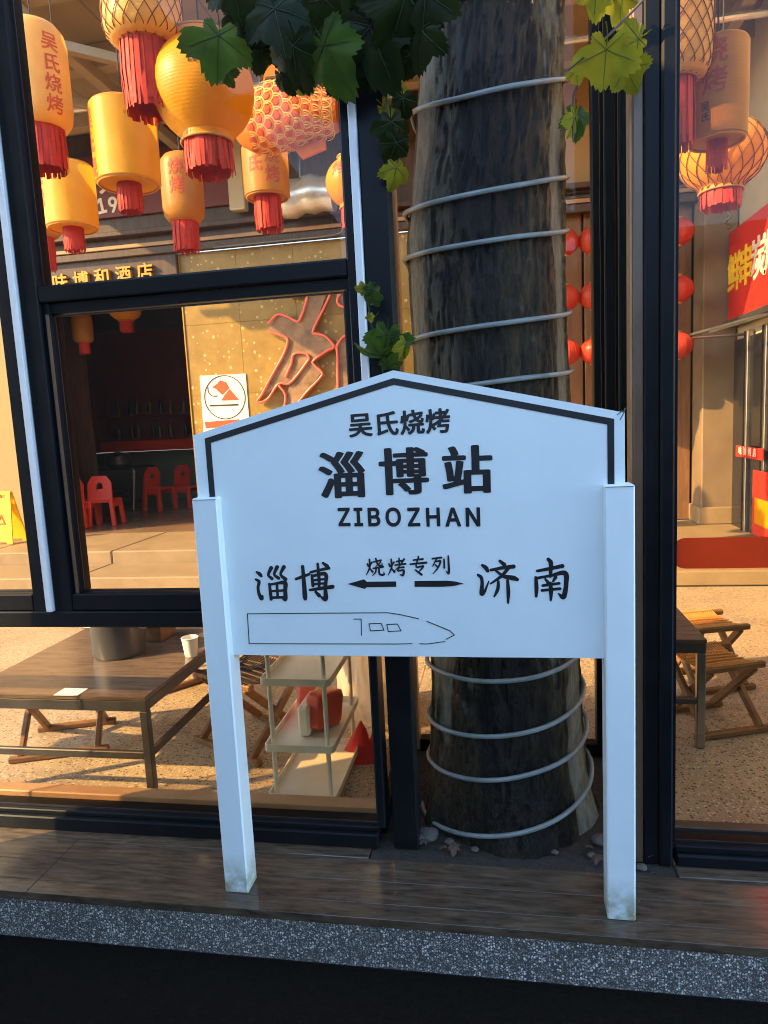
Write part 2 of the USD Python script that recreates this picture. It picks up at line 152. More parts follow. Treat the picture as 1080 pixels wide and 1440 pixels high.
def glyph(key, size, wide=1.0):
    """A shape one em = size, centred on the em box."""
    ps = []
    for rings in GL[key]:
        r = [[(q[i], q[i+1]) for i in range(0, len(q), 2)] for q in rings]
        g = Polygon(r[0], r[1:]).buffer(0)
        ps.append(g)
    g = union_all(ps)
    if key[0] == 'l':
        x0, y0, x1, y1 = g.bounds; return affinity.scale(affinity.translate(g, -(x0+x1)/2, -500), wide*size/1000, size/1000, origin=(0, 0))
    return affinity.scale(affinity.translate(g, -500, -380), wide*size/1000, size/1000, origin=(0, 0))
BRUSH = {
 '淄': [[(12,20,3),(20,26,6),(25,32,3)],[(9,40,4),(17,46,5),(13,60,4.5),(14,76,5),(20,90,6.5),(24,82,2)],[(52,10,6),(43,28,4),(52,38,5)],[(68,8,6),(59,27,4),(70,37,5)],[(86,8,6),(76,27,4),(88,40,6)],
        [(44,52,4),(45,68,5),(46,92,5)],[(45,54,4),(66,50,4),(86,50,7),(85,70,6),(84,92,6.5),(76,90,2)],[(48,71,3),(82,69,4)],[(64,53,4),(64,88,4)],[(47,88,4),(82,87,4)]],
 '博': [[(3,44,4),(20,38,5),(38,32,4)],[(22,12,5),(23,50,6),(23,90,7),(24,99,2)],[(42,27,4),(64,22,4),(90,17,5)],[(76,4,4),(86,12,6)],[(62,6,4),(63,40,5),(62,66,4)],[(45,35,4),(46,62,5)],[(46,37,4),(80,32,6),(79,62,5)],[(48,48,3.5),(78,45,3.5)],[(48,58,3.5),(78,56,3.5)],
        [(38,73,4),(66,69,5),(97,65,6)],[(77,58,4),(78,80,6),(76,97,7),(64,90,2)],[(52,78,4),(60,87,6)]],
 '济': [[(16,14,4),(24,20,6),(28,28,5)],[(5,38,4),(12,44,5),(14,58,5),(12,84,6.5),(20,78,4),(30,54,2)],[(58,4,4),(68,13,6)],[(36,26,4),(62,21,5),(90,18,6)],[(78,22,5),(60,42,4.5),(34,60,2.5)],[(48,28,3),(66,42,5),(88,46,7),(98,50,5)],[(53,55,4),(51,74,5),(42,92,2.5)],[(75,52,4),(76,80,5.5),(75,108,3)]],
 '南': [[(20,30,4),(48,25,5),(78,19,6)],[(46,2,5),(52,12,6),(50,44,4)],[(16,46,4),(17,70,6),(16,92,4)],[(17,48,4),(50,42,4),(84,36,7),(86,64,6),(80,94,7),(68,86,2)],[(38,50,3),(44,58,5)],[(62,46,5),(56,56,3)],[(32,66,4),(70,61,4)],[(30,78,4),(72,74,4)],[(50,60,4),(51,80,6),(50,102,3)]],
 '烧': [[(12,34,5),(17,46,6)],[(36,26,6),(28,42,3)],[(24,10,5),(24,52,6),(4,92,2.5)],[(26,60,4),(38,76,7)],[(46,24,5),(84,16,6)],[(58,6,5),(66,36,5),(86,46,6),(90,34,3)],[(82,26,5),(56,48,3)],[(42,58,5),(94,50,6)],[(57,58,5),(53,78,5),(36,96,2.5)],[(72,55,5),(72,84,6),(84,93,6.5),(97,90,6),(96,78,3)]],
 '烤': [[(10,34,5),(15,46,6)],[(36,26,6),(28,42,3)],[(23,10,5),(23,52,6),(4,92,2.5)],[(25,60,4),(37,76,7)],[(50,22,5),(80,18,6)],[(64,6,5),(63,38,5)],[(42,41,5),(96,35,6)],[(90,10,6),(66,44,4),(38,70,2.5)],[(56,56,5),(86,52,6)],[(60,57,5),(56,71,5),(85,68,6),(80,94,7),(66,90,2)]],
 '专': [[(28,22,5),(76,17,6)],[(10,43,5),(92,36,7)],[(54,4,5),(40,57,5),(76,54,6),(56,80,4)],[(36,74,5),(66,98,7)]],
 '列': [[(8,18,5),(54,13,6)],[(30,18,5),(8,58,3)],[(26,34,4),(48,31,6),(36,64,5),(8,96,2.5)],[(22,50,4),(34,62,6)],[(67,22,5),(67,66,6)],[(89,6,5),(89,92,7),(76,84,2)]]}
def brush(ch, size):
    ps = []
    for st in BRUSH[ch]:
        q = spline(st, 6)
        dots = [Point(x, -y).buffer(max(w, .8)*.86, quad_segs=3) for x, y, w in q]
        ps += [MultiPolygon([a, b]).convex_hull for a, b in zip(dots[:-1], dots[1:])]
    g = union_all(ps).simplify(.35)
    return affinity.scale(affinity.translate(g, -50, 50), size/100, size/100, origin=(0, 0))
def wrap(shape, prof, cx, cy, a0, zc, out=.002):
    """Bends a drawing round a lantern: prof(z) is the radius, a0 the angle of its middle."""
    ms = []
    for g in getattr(shape, 'geoms', [shape]):
        v, f = trimesh.creation.triangulate_polygon(g, engine='earcut')
        v, f = trimesh.remesh.subdivide_to_size(np.c_[v, np.zeros(len(v))], f, .025)
        r = prof(zc+v[:, 1])+out; a = a0+v[:, 0]/np.maximum(r, .05)
        ms.append(trimesh.Trimesh(np.c_[cx+r*np.cos(a), cy+r*np.sin(a), zc+v[:, 1]], f, process=False))
    return join(ms)

# ------------------------------------------------------------------ materials
M = {}
def mat(name, nodes, links, surface='p.BSDF'):
    M[name] = usdkit.material(stage, '/World/Looks/'+name, nodes, links, surface=surface)
def plain(name, col, rough=.5, metal=0., var=.12, scale=6., bump=0., spec=.5, bscale=None, extra=None, detail=4.):
    """A base colour that wanders a little, with an optional fine relief."""
    c = np.array(col)
    n = {'t': ('texture_coordinate', {}), 'n': ('noise_texture', {'scale': scale, 'detail': detail, 'roughness': .6}),
         'r': ('rgb_ramp', {'ramp': [(.25, tuple(c*(1-var))), (.75, tuple(np.minimum(c*(1+var), .95)))]}),
         'rr': ('map_range', {'from_min': .2, 'from_max': .8, 'to_min': max(rough*.8, .02), 'to_max': min(rough*1.2, 1)}),
         'p': ('principled_bsdf', {'metallic': metal, 'specular_ior_level': spec, **(extra or {})})}
    l = [('t.object', 'n.vector'), ('n.fac', 'r.fac'), ('r.color', 'p.base_color'), ('n.fac', 'rr.value'), ('rr.result', 'p.roughness')]
    if bump:
        n['n2'] = ('noise_texture', {'scale': bscale or scale*8, 'detail': 5.}); n['b'] = ('bump', {'strength': bump, 'distance': .01})
        l += [('t.object', 'n2.vector'), ('n2.fac', 'b.height'), ('b.normal', 'p.normal')]
    mat(name, n, l)
def streaky(name, c0, c1, stretch, scale=5., rough=.5, bump=.2, spec=.5):
    mat(name, {'t': ('texture_coordinate', {}), 'm': ('mapping', {'scale': stretch}), 'n': ('noise_texture', {'scale': scale, 'detail': 6., 'roughness': .65, 'distortion': .4}),
               'r': ('rgb_ramp', {'ramp': [(.3, c0), (.7, c1)]}), 'b': ('bump', {'strength': bump, 'distance': .004}),
               'p': ('principled_bsdf', {'roughness': rough, 'specular_ior_level': spec})},
        [('t.object', 'm.vector'), ('m.vector', 'n.vector'), ('n.fac', 'r.fac'), ('r.color', 'p.base_color'), ('n.fac', 'b.height'), ('b.normal', 'p.normal')])
def speckle(name, ground, chips, scale, cover, rough, blotch=.25):
    """Terrazzo: chips of several tones in a ground."""
    g = np.array(ground)
    mat(name, {'t': ('texture_coordinate', {}), 'v': ('voronoi_texture', {'scale': scale, 'randomness': 1.}), 'v2': ('voronoi_texture', {'scale': scale*2.3}),
               'sep': ('separate_color', {}), 'ramp': ('rgb_ramp', {'ramp': chips, 'interpolate': False}),
               'lt': ('math', {'math_type': 'less_than', 'value2': cover}), 'lt2': ('math', {'math_type': 'less_than', 'value2': cover*.8}),
               'n': ('noise_texture', {'scale': 3., 'detail': 5.}), 'nr': ('rgb_ramp', {'ramp': [(.3, tuple(g*(1-blotch))), (.7, tuple(g*(1+blotch)))]}),
               'a': ('mix', {}), 'c': ('mix', {}), 's2': ('separate_color', {}), 'ramp2': ('rgb_ramp', {'ramp': chips, 'interpolate': False}),
               'b': ('bump', {'strength': .15, 'distance': .003}), 'p': ('principled_bsdf', {'roughness': rough})},
        [('t.object', 'v.vector'), ('t.object', 'v2.vector'), ('t.object', 'n.vector'), ('v.color', 'sep.color'), ('sep.r', 'ramp.fac'), ('v2.color', 's2.color'), ('s2.g', 'ramp2.fac'),
         ('v.distance', 'lt.value1'), ('v2.distance', 'lt2.value1'), ('n.fac', 'nr.fac'), ('nr.color', 'a.color1'), ('ramp2.color', 'a.color2'), ('lt2.value', 'a.fac'),
         ('a.color', 'c.color1'), ('ramp.color', 'c.color2'), ('lt.value', 'c.fac'), ('c.color', 'p.base_color'), ('n.fac', 'b.height'), ('b.normal', 'p.normal')])
def papery(name, col, thru=.35, rib=70., var=.1):
    """Lantern cloth over thin hoops: some light comes through."""
    c = np.array(col)
    mat(name, {'t': ('texture_coordinate', {}), 'm': ('mapping', {'scale': (.02, .02, 1)}), 'w': ('wave_texture', {'wave_type': 'bands', 'bands_direction': 'z', 'scale': rib/6.283*2, 'distortion': .3}),
               'n': ('noise_texture', {'scale': 9., 'detail': 4.}), 'r': ('rgb_ramp', {'ramp': [(.25, tuple(c*(1-var))), (.75, tuple(np.minimum(c*(1+var), .95)))]}),
               'b': ('bump', {'strength': .10, 'distance': .004}), 'p': ('principled_bsdf', {'roughness': .38, 'specular_ior_level': .45}), 'tr': ('translucent_bsdf', {}), 'x': ('mix_closure', {'fac': thru})},
        [('t.object', 'm.vector'), ('m.vector', 'w.vector'), ('t.object', 'n.vector'), ('n.fac', 'r.fac'), ('r.color', 'p.base_color'), ('r.color', 'tr.color'), ('w.fac', 'b.height'), ('b.normal', 'p.normal'),
         ('p.BSDF', 'x.closure1'), ('tr.BSDF', 'x.closure2')], surface='x.closure')
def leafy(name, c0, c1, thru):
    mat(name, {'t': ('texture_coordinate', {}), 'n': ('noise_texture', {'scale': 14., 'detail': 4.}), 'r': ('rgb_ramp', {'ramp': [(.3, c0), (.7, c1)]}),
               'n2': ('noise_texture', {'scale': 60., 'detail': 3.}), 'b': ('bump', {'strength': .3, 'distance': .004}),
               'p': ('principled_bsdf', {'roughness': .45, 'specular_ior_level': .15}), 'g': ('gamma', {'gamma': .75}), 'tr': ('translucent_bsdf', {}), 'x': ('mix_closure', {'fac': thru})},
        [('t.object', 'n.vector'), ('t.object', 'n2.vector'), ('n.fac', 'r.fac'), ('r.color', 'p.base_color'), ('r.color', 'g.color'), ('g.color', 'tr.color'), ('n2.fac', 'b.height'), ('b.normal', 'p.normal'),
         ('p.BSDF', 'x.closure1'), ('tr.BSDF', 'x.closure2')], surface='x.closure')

# white paint of the sign: greenish splash stains near the ground, faint rain marks
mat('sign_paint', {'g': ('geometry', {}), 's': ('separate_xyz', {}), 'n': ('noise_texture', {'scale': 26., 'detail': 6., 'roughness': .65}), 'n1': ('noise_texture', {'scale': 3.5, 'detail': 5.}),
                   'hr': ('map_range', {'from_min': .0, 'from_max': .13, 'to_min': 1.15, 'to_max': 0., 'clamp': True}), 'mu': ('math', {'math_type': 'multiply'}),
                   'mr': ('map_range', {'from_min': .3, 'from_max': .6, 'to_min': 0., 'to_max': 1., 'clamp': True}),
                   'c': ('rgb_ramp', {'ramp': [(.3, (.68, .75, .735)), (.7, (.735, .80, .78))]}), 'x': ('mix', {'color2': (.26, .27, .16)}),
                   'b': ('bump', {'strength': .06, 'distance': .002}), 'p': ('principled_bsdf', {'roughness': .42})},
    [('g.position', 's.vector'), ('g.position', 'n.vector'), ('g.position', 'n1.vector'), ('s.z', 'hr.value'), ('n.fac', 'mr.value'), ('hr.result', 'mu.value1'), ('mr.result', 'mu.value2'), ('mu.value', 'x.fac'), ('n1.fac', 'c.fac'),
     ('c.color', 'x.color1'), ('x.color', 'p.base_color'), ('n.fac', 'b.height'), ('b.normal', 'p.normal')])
plain('sign_black', (.008, .008, .01), .4, var=.2)
plain('groove', (.10, .11, .12), .6)
plain('alu_dark', (.006, .0065, .0075), .38, spec=.12, var=.25, bump=.03, bscale=200.)
plain('alu_pale', (.62, .63, .63), .35, var=.06)
plain('alu_brown', (.10, .058, .032), .35, var=.2)
plain('tan_wood', (.42, .24, .12), .5, var=.2)
mat('glass_pane', {'w': ('layer_weight', {'blend': .5}), 'pw': ('math', {'math_type': 'power', 'value2': 4.}), 'ma': ('math', {'math_type': 'multiply_add', 'value2': .45, 'value3': .011}),
                   't': ('transparent_bsdf', {'color': (.835, .785, .705)}), 'g': ('glossy_bsdf', {'color': (1, 1, 1), 'roughness': .0}), 'x': ('mix_closure', {})},
    [('w.facing', 'pw.value1'), ('pw.value', 'ma.value1'), ('ma.value', 'x.fac'), ('t.BSDF', 'x.closure1'), ('g.BSDF', 'x.closure2')], surface='x.closure')
plain('asphalt', (.011, .0085, .006), .9, spec=.03, var=.35, scale=90., bump=.5, bscale=260.)
plain('paving_far', (.06, .058, .055), .85, var=.25, scale=3.)
speckle('kerb_granite', (.072, .069, .06), [(0, (.045, .042, .038)), (.4, (.19, .18, .16)), (.6, (.42, .40, .36)), (.82, (.72, .69, .63))], 145., .43, .62)
streaky('step_stone', (.024, .0165, .0105), (.115, .08, .05), (2.2, 16, 8), 4., .11, .08, .75)
speckle('terrazzo', (.38, .29, .185), [(0, (.10, .07, .05)), (.3, (.34, .26, .17)), (.55, (.50, .40, .27)), (.85, (.60, .50, .36))], 75., .4, .42)
plain('landing_stone', (.28, .20, .11), .55, var=.16, scale=5., bump=.15)
plain('soil', (.03, .023, .016), .95, var=.4, scale=30., bump=.8, bscale=80.)
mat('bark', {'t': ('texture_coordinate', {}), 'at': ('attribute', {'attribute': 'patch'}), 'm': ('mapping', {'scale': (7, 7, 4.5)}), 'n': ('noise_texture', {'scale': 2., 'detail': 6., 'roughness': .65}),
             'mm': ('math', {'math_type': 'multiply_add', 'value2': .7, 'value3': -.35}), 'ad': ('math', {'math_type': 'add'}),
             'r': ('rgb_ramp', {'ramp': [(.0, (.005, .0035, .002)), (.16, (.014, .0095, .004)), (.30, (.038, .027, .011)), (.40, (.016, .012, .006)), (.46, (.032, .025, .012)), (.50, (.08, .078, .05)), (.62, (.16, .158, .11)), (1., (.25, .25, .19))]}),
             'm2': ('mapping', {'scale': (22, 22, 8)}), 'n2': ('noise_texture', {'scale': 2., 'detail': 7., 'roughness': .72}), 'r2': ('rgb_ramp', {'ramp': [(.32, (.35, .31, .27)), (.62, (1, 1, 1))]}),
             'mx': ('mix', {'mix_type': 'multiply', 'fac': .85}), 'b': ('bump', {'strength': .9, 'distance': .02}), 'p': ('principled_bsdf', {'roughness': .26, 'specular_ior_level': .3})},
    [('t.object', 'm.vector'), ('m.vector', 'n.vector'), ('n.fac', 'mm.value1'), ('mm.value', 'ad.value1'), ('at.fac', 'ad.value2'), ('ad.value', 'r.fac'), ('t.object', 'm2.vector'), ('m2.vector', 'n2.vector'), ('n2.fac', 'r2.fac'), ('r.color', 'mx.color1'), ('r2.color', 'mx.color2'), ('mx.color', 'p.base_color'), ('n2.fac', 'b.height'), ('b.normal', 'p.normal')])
plain('rope_tube', (.16, .18, .165), .4, var=.3, scale=12., extra={'coat_weight': .3})
plain('vein_pale', (.09, .10, .01), .5, var=.2, scale=20.); plain('vein_green', (.013, .02, .004), .5, var=.2, scale=20.); plain('twig', (.07, .045, .03), .8, var=.3, scale=40.)
leafy('leaf_dark', (.005, .010, .002), (.012, .021, .003), .22)  # shaded copy of the leaf, shade put into the colour
leafy('leaf_yellow', (.15, .16, .008), (.29, .26, .012), .65)  # backlit copy of the leaf, sun glow put into the colour
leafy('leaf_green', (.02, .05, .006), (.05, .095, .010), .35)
plain('leaf_dry', (.09, .05, .025), .8, var=.4, scale=20.)
papery('paper_yellow', (.86, .47, .03), .33); papery('paper_cream', (.86, .54, .15), .33); papery('paper_amber', (.56, .26, .045), .33); papery('paper_gold', (.86, .39, .008), .33)
papery('paper_red', (.62, .08, .045), .3, 40.); papery('paper_orange', (.80, .21, .02), .22)
plain('fringe_red', (.56, .035, .018), .7, var=.25, scale=30.)
plain('print_red', (.45, .07, .02), .6); plain('print_dark', (.05, .03, .02), .6); plain('print_cream', (.80, .52, .18), .6); plain('print_orange', (.60, .09, .02), .6)
plain('cord', (.03, .025, .02), .7); plain('net', (.16, .06, .02), .7)
mat('gold_wall', {'t': ('texture_coordinate', {}), 'v': ('voronoi_texture', {'scale': 17., 'randomness': .9}), 'n': ('noise_texture', {'scale': 5., 'detail': 6., 'roughness': .65}), 'sp': ('separate_color', {}),
                  'r': ('rgb_ramp', {'ramp': [(.25, (.25, .15, .021)), (.55, (.33, .21, .035)), (.8, (.41, .28, .058))]}), 'sz': ('math', {'math_type': 'multiply_add', 'value2': .42, 'value3': -.08}), 'lt': ('math', {'math_type': 'less_than'}),
                  'x': ('mix', {'color2': (.62, .50, .22)}), 'f': ('math', {'math_type': 'multiply', 'value2': .8}), 'b': ('bump', {'strength': .35, 'distance': .012}), 'p': ('principled_bsdf', {'roughness': .4})},  # lighter dots: glints of the dotted tiles painted into the colour
    [('t.object', 'v.vector'), ('t.object', 'n.vector'), ('n.fac', 'r.fac'), ('v.color', 'sp.color'), ('sp.r', 'sz.value1'), ('v.distance', 'lt.value1'), ('sz.value', 'lt.value2'), ('lt.value', 'f.value1'), ('f.value', 'x.fac'), ('r.color', 'x.color1'), ('x.color', 'p.base_color'), ('lt.value', 'b.height'), ('b.normal', 'p.normal')])
plain('ceiling_board', (.30, .235, .16), .8, var=.15, scale=2.); plain('beam_paint', (.36, .29, .205), .6, var=.1); plain('white_wall', (.52, .43, .29), .7, var=.06)
plain('cream_wall', (.42, .27, .125), .75, var=.08, scale=2., bump=.1)
streaky('dark_wood', (.035, .018, .01), (.10, .052, .028), (9, 9, 1), 3., .45)
streaky('brown_wood', (.13, .065, .03), (.24, .12, .055), (8, 8, 1), 3., .5)
streaky('table_wood', (.085, .058, .04), (.19, .135, .095), (1.5, 9, 9), 5., .18, .08)
streaky('stool_wood', (.12, .058, .022), (.27, .13, .05), (3, 3, 10), 4., .45)
plain('woven_cord', (.60, .27, .06), .7, var=.25, scale=40.)
plain('woven_dark', (.07, .045, .03), .7, var=.3, scale=40.)
plain('maroon', (.14, .02, .018), .5, var=.15); plain('maroon_dark', (.17, .014, .011), .45, var=.25); plain('sign_red', (.60, .03, .022), .45, var=.15, scale=5.); plain('strip_red', (.75, .05, .008), .5, spec=.1, var=.1)
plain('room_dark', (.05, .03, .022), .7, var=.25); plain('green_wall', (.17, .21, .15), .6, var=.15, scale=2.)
plain('room_floor', (.22, .14, .08), .2, var=.2, scale=3.)
plain('pillar_paint', (.22, .155, .095), .6, var=.2, scale=3.); plain('plastic_red', (.66, .05, .02), .35, var=.06); plain('plastic_yellow', (.80, .52, .01), .4, var=.06)
plain('gold_letter', (.5, .27, .04), .35, metal=.4); plain('cream_letter', (.82, .72, .55), .5); plain('yellow_letter', (.85, .58, .03), .5)
plain('neon_tube', (.80, .16, .11), .3, var=.1, extra={'emission_color': (1, .13, .08), 'emission_strength': .05}); plain('neon_face', (.27, .165, .085), .5, var=.55, scale=7.)
plain('paper_white', (.82, .80, .76), .7, var=.04); plain('steel', (.30, .28, .25), .3, metal=.85, var=.2, scale=4.); plain('steel_dark', (.10, .095, .09), .4, metal=.6, var=.25); plain('duct', (.7, .68, .64), .3, metal=.7, var=.15)
plain('rack_paint', (.80, .74, .56), .45, var=.08, scale=10.); plain('pack_red', (.66, .10, .06), .4); plain('pack_grey', (.2, .2, .19), .5)
mat('clear_bag', {'n': ('noise_texture', {'scale': 16., 'detail': 4.}), 't': ('texture_coordinate', {}), 'b': ('bump', {'strength': .8, 'distance': .03}), 'p': ('principled_bsdf', {'base_color': (.86, .78, .66), 'roughness': .25}), 'tr': ('translucent_bsdf', {'color': (.85, .76, .62)}), 'x': ('mix_closure', {'fac': .5}), 'tp': ('transparent_bsdf', {}), 'y': ('mix_closure', {'fac': .4})},
    [('t.object', 'n.vector'), ('n.fac', 'b.height'), ('b.normal', 'p.normal'), ('p.BSDF', 'x.closure1'), ('tr.BSDF', 'x.closure2'), ('x.closure', 'y.closure1'), ('tp.BSDF', 'y.closure2')], surface='y.closure')
plain('bottle_green', (.01, .025, .01), .12, var=.2); plain('bottle_clear', (.14, .07, .02), .1, var=.5); plain('plaster_grey', (.30, .28, .25), .85, var=.15, scale=1.5); plain('brick_far', (.17, .13, .11), .85, var=.2, scale=1.)
plain('dark_glass', (.012, .012, .014), .08, var=.1); plain('stone_grey', (.10, .085, .065), .85, var=.3, scale=20., bump=.4)

# ================================================================== the setting
G = .255                                              # the shopfront's outer face
solo('ground', [bx(-150, 150, -150, 150, -.40, -.172)], 'paving_far', kind='structure')
solo('road', [bx(-60, 60, -9, -.0605, -.171, -.163)], 'asphalt', kind='structure')
kerb = thing('kerb', None, None, (0, -.06, -.163), kind='structure')
for a, b in ((-5.2, -3.1), (-3.095, -1.9), (-1.895, .93), (.935, 3.2)):
    part(kerb, 'kerb_stone', [bx(a, b, -.06, .10, -.163, -.026, .004)], 'kerb_granite')
step = thing('pavement', None, None, (0, 0, -.026), kind='structure')
for a, b in ((-5.2, -2.62), (-2.617, -1.503), (-1.5, .745), (.748, 3.2)):
    for y0, y1, d in ((-.066, -.006, .001), (-.004, .092, 0.), (.094, .20, -.001)):
        part(step, 'paving_slab', [bx(a, b, y0, y1, -.0255, d*.3, .0007)], 'step_stone')
for a, b in ((-5.2, -2.3), (-2.297, -.46), (.495, 3.2)):
    part(step, 'paving_slab', [bx(a, b, .203, .262, -.0255, .0, .002)], 'step_stone')
solo('tree_pit', [bx(-.455, .49, .203, 1.0, -.06, -.004)], 'soil', kind='structure')
floor = thing('terrace_floor', None, None, (0, 3, 0), kind='structure')
part(floor, 'floor_slab', [bx(-9, -.46, .264, 3.78, -.05, -.001), bx(.495, 3.2, .264, 3.78, -.05, -.001), bx(-.457, .492, 1.002, 3.78, -.05, -.001)], 'terrazzo')
landing = thing('entrance_steps', 'two wide shallow beige stone steps leading up to the open doorway', 'steps', (-2, 4, 0))
xs = [-9, -7.2, -5.4, -3.9, -2.4, -.9, .6, 2.24]
for a, b in zip(xs[:-1], xs[1:]):
    part(landing, 'step_block', [bx(a+.003, b-.003, 3.783, 4.42, 0, .125, .012)], 'landing_stone')
    part(landing, 'step_block', [bx(a+.003, b-.003, 4.425, 5.62, 0, .25, .012)], 'landing_stone')

# out of view: wall added to shade the pavement, houses across the road
solo('shade_wall', [bx(-2.25, -1.93, -6.5, -.08, -.17, 3.93, .01)], 'plaster_grey', 'tall plain grey wall out of view, added to shade the pavement', 'wall')
ob = thing('opposite_building', 'dark brick building across the road behind the viewer', 'building', (0, -15, -.17))
part(ob, 'wall', [bx(-22, 24, -18, -14.5, -.17, 5.4)], 'brick_far')
for i in range(11):
    part(ob, 'window', [bx(-20+i*4, -18.4+i*4, -14.52, -14.4, 3.2, 4.8)], 'dark_glass')
    part(ob, 'window', [bx(-20+i*4, -17.8+i*4, -14.52, -14.4, .2, 2.5)], 'dark_glass')

# ================================================================== the station sign
XL, XR, PW, PZT = -.8666, .3331, .075, 1.2135
sg = thing('station_sign', 'white house-shaped railway station sign with black Chinese lettering on two posts', 'sign', (-.27, .03, 0))
BF = .03                                               # board front
def bd(px, py): p = at(px, py, BF); return (p[0], p[2])
sh = [(XL+.006, .744), (XL+.006, 1.391), (-.277, 1.537), (.314, 1.395), (.314, .744)]
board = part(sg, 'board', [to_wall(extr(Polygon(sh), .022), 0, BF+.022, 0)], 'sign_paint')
for x0 in (XL, XR-PW):
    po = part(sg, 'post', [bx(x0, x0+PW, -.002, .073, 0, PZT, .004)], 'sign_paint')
    e = .0011
    part(po, 'cap_seam', [bx(x0+.002, x0+PW-.002, -.0032, -.0015, PZT-.005, PZT-.0035)], 'groove')
def on_board(name, shape, m='sign_black', lift=.0016):
    part(board, name, [to_wall(extr(shape, lift+.001), 0, BF+.001, 0)], m)
ring = LineString([(-.817, 1.20), (-.817, 1.374), (-.277, 1.508), (.279, 1.374), (.279, 1.20)])
on_board('border_line', ring.buffer(.0085, cap_style='flat', join_style='mitre'))
def put(shape, x, z): return affinity.translate(shape, x, z)
for k, c in enumerate('吴氏烧烤'):
    x, z = bd(507+k*36.3, 601.5-k*1.8); on_board('character', put(affinity.rotate(glyph('h'+c, .068), 1.5), x, z))
for c, px, py in (('淄', 482, 676), ('博', 568, 671), ('站', 657, 669)):
    x, z = bd(px, py); on_board('character', put(glyph('s'+c, .136), x, z))
for c, px in zip('ZIBOZHAN', (484, 504, 526, 553, 582, 609, 637, 665)):
    x, z = bd(px, 727); on_board('letter', put(glyph('l'+c, .048, .92), x, z))
for c, px, py, s in (('淄', 382, 820, .112), ('博', 442, 817, .112), ('济', 699, 815, .112), ('南', 774, 814, .112), ('烧', 527, 797, .054), ('烤', 558, 797, .054), ('专', 588, 795, .054), ('列', 620, 794, .054)):
    x, z = bd(px, py); on_board('character', put(brush(c, s), x, z))
on_board('arrow', Polygon([bd(489, 821), bd(512, 814.5), bd(516, 818), bd(557, 817.5), bd(557, 825), bd(516, 825.5), bd(513, 828)]))
on_board('arrow', Polygon([bd(583, 817), bd(628, 816.5), bd(640, 817.5), bd(652, 820.5), bd(640, 823.5), bd(624, 825), bd(583, 825)]))
tl = []
for q in ([(545, 861.5), (348, 863), (350.5, 905), (560, 905.5)], [(545, 861.5), (562, 864), (589, 870)], [(600, 873.5), (616, 880), (633, 887)], [(633, 887), (639, 893), (627, 899)], [(590, 905), (600, 905.5), (626, 902)], [(560, 905.5), (580, 905)],
          [(497, 870.5), (508, 870.5), (508.5, 894)], [(519, 877), (536, 876.5), (540, 886), (521, 887), (519, 877)], [(544, 878), (559, 877.5), (564, 887), (546, 888), (544, 878)]):
    tl.append(LineString([bd(*p) for p in q]).buffer(.00115, cap_style='flat'))
on_board('train_drawing', union_all(tl), 'sign_black', .0011)
for q in ([(872, 590), (877, 581), (879, 574)], [(868, 583), (875, 578)]):
    on_board('chip', LineString([bd(*p) for p in q]).buffer(.0012), 'groove', .0012)

# ================================================================== the plane tree
TX, TY = -.01, .56
def trunk_c(z): return np.interp(z, [0, .4, 2.0, 2.8], [.0, -.008, -.036, .02])
def trunk_r(z): return np.interp(z, [-.06, 0, .08, .2, .45, 1.0, 2.0, 2.7, 3.6], [.325, .30, .284, .270, .256, .25, .248, .218, .20])
tree = thing('plane_tree', 'thick plane tree with patchy grey-brown bark rising behind the white sign', 'tree', (TX, TY, 0))
na, nz = 260, 440
A, Z = np.meshgrid(np.arange(na)*2*np.pi/na, np.linspace(-.05, 3.9, nz)); P3 = np.stack([np.cos(A)*2, np.sin(A)*2, Z*1.1], -1)
R = trunk_r(Z)*(1+.10*(meshkit.fbm(P3, 4, 3)-.5)+.012*np.sin(A*7+3*meshkit.noise(P3, 5))*np.exp(-Z/1.2))+.012*(meshkit.fbm(np.stack([np.cos(A)*7, np.sin(A)*7, Z*4], -1), 3, 9)-.5)
plate = np.clip((meshkit.fbm(np.stack([np.cos(A)*3.2, np.sin(A)*3.2, Z*1.8], -1), 4, 21)-.5)*14, -1, 1); 
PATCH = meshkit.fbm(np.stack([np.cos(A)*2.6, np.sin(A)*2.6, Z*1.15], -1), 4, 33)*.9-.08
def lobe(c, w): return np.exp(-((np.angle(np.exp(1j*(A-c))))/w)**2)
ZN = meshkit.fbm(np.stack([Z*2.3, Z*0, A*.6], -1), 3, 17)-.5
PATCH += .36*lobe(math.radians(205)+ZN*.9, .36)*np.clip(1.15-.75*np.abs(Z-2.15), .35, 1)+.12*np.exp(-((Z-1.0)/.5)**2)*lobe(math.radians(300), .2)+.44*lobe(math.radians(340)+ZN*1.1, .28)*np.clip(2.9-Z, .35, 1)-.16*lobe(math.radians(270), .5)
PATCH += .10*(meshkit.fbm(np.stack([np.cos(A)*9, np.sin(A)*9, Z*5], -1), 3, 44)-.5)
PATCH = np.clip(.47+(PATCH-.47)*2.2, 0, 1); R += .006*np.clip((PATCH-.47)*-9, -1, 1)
CR = meshkit.fbm(np.stack([np.cos(A)*13, np.sin(A)*13, Z*4.5], -1), 4, 71); R -= .007*np.clip(.06-np.abs(CR-.5), 0, .06)/.06*(PATCH < .47)
KN = meshkit.fbm(np.stack([np.cos(A)*6, np.sin(A)*6, Z*5.5], -1), 3, 91); R += .03*np.clip(KN-.66, 0, 1)
R *= 1+.10*np.exp(-np.maximum(Z, 0)/.12)*np.cos(A*5+1)*.5
V = np.stack([trunk_c(Z)+R*np.cos(A), TY+R*np.sin(A), Z], -1).reshape(-1, 3)
i, j = np.meshgrid(np.arange(nz-1), np.arange(na), indexing='ij'); i, j = i.ravel(), j.ravel(); j2 = (j+1) % na
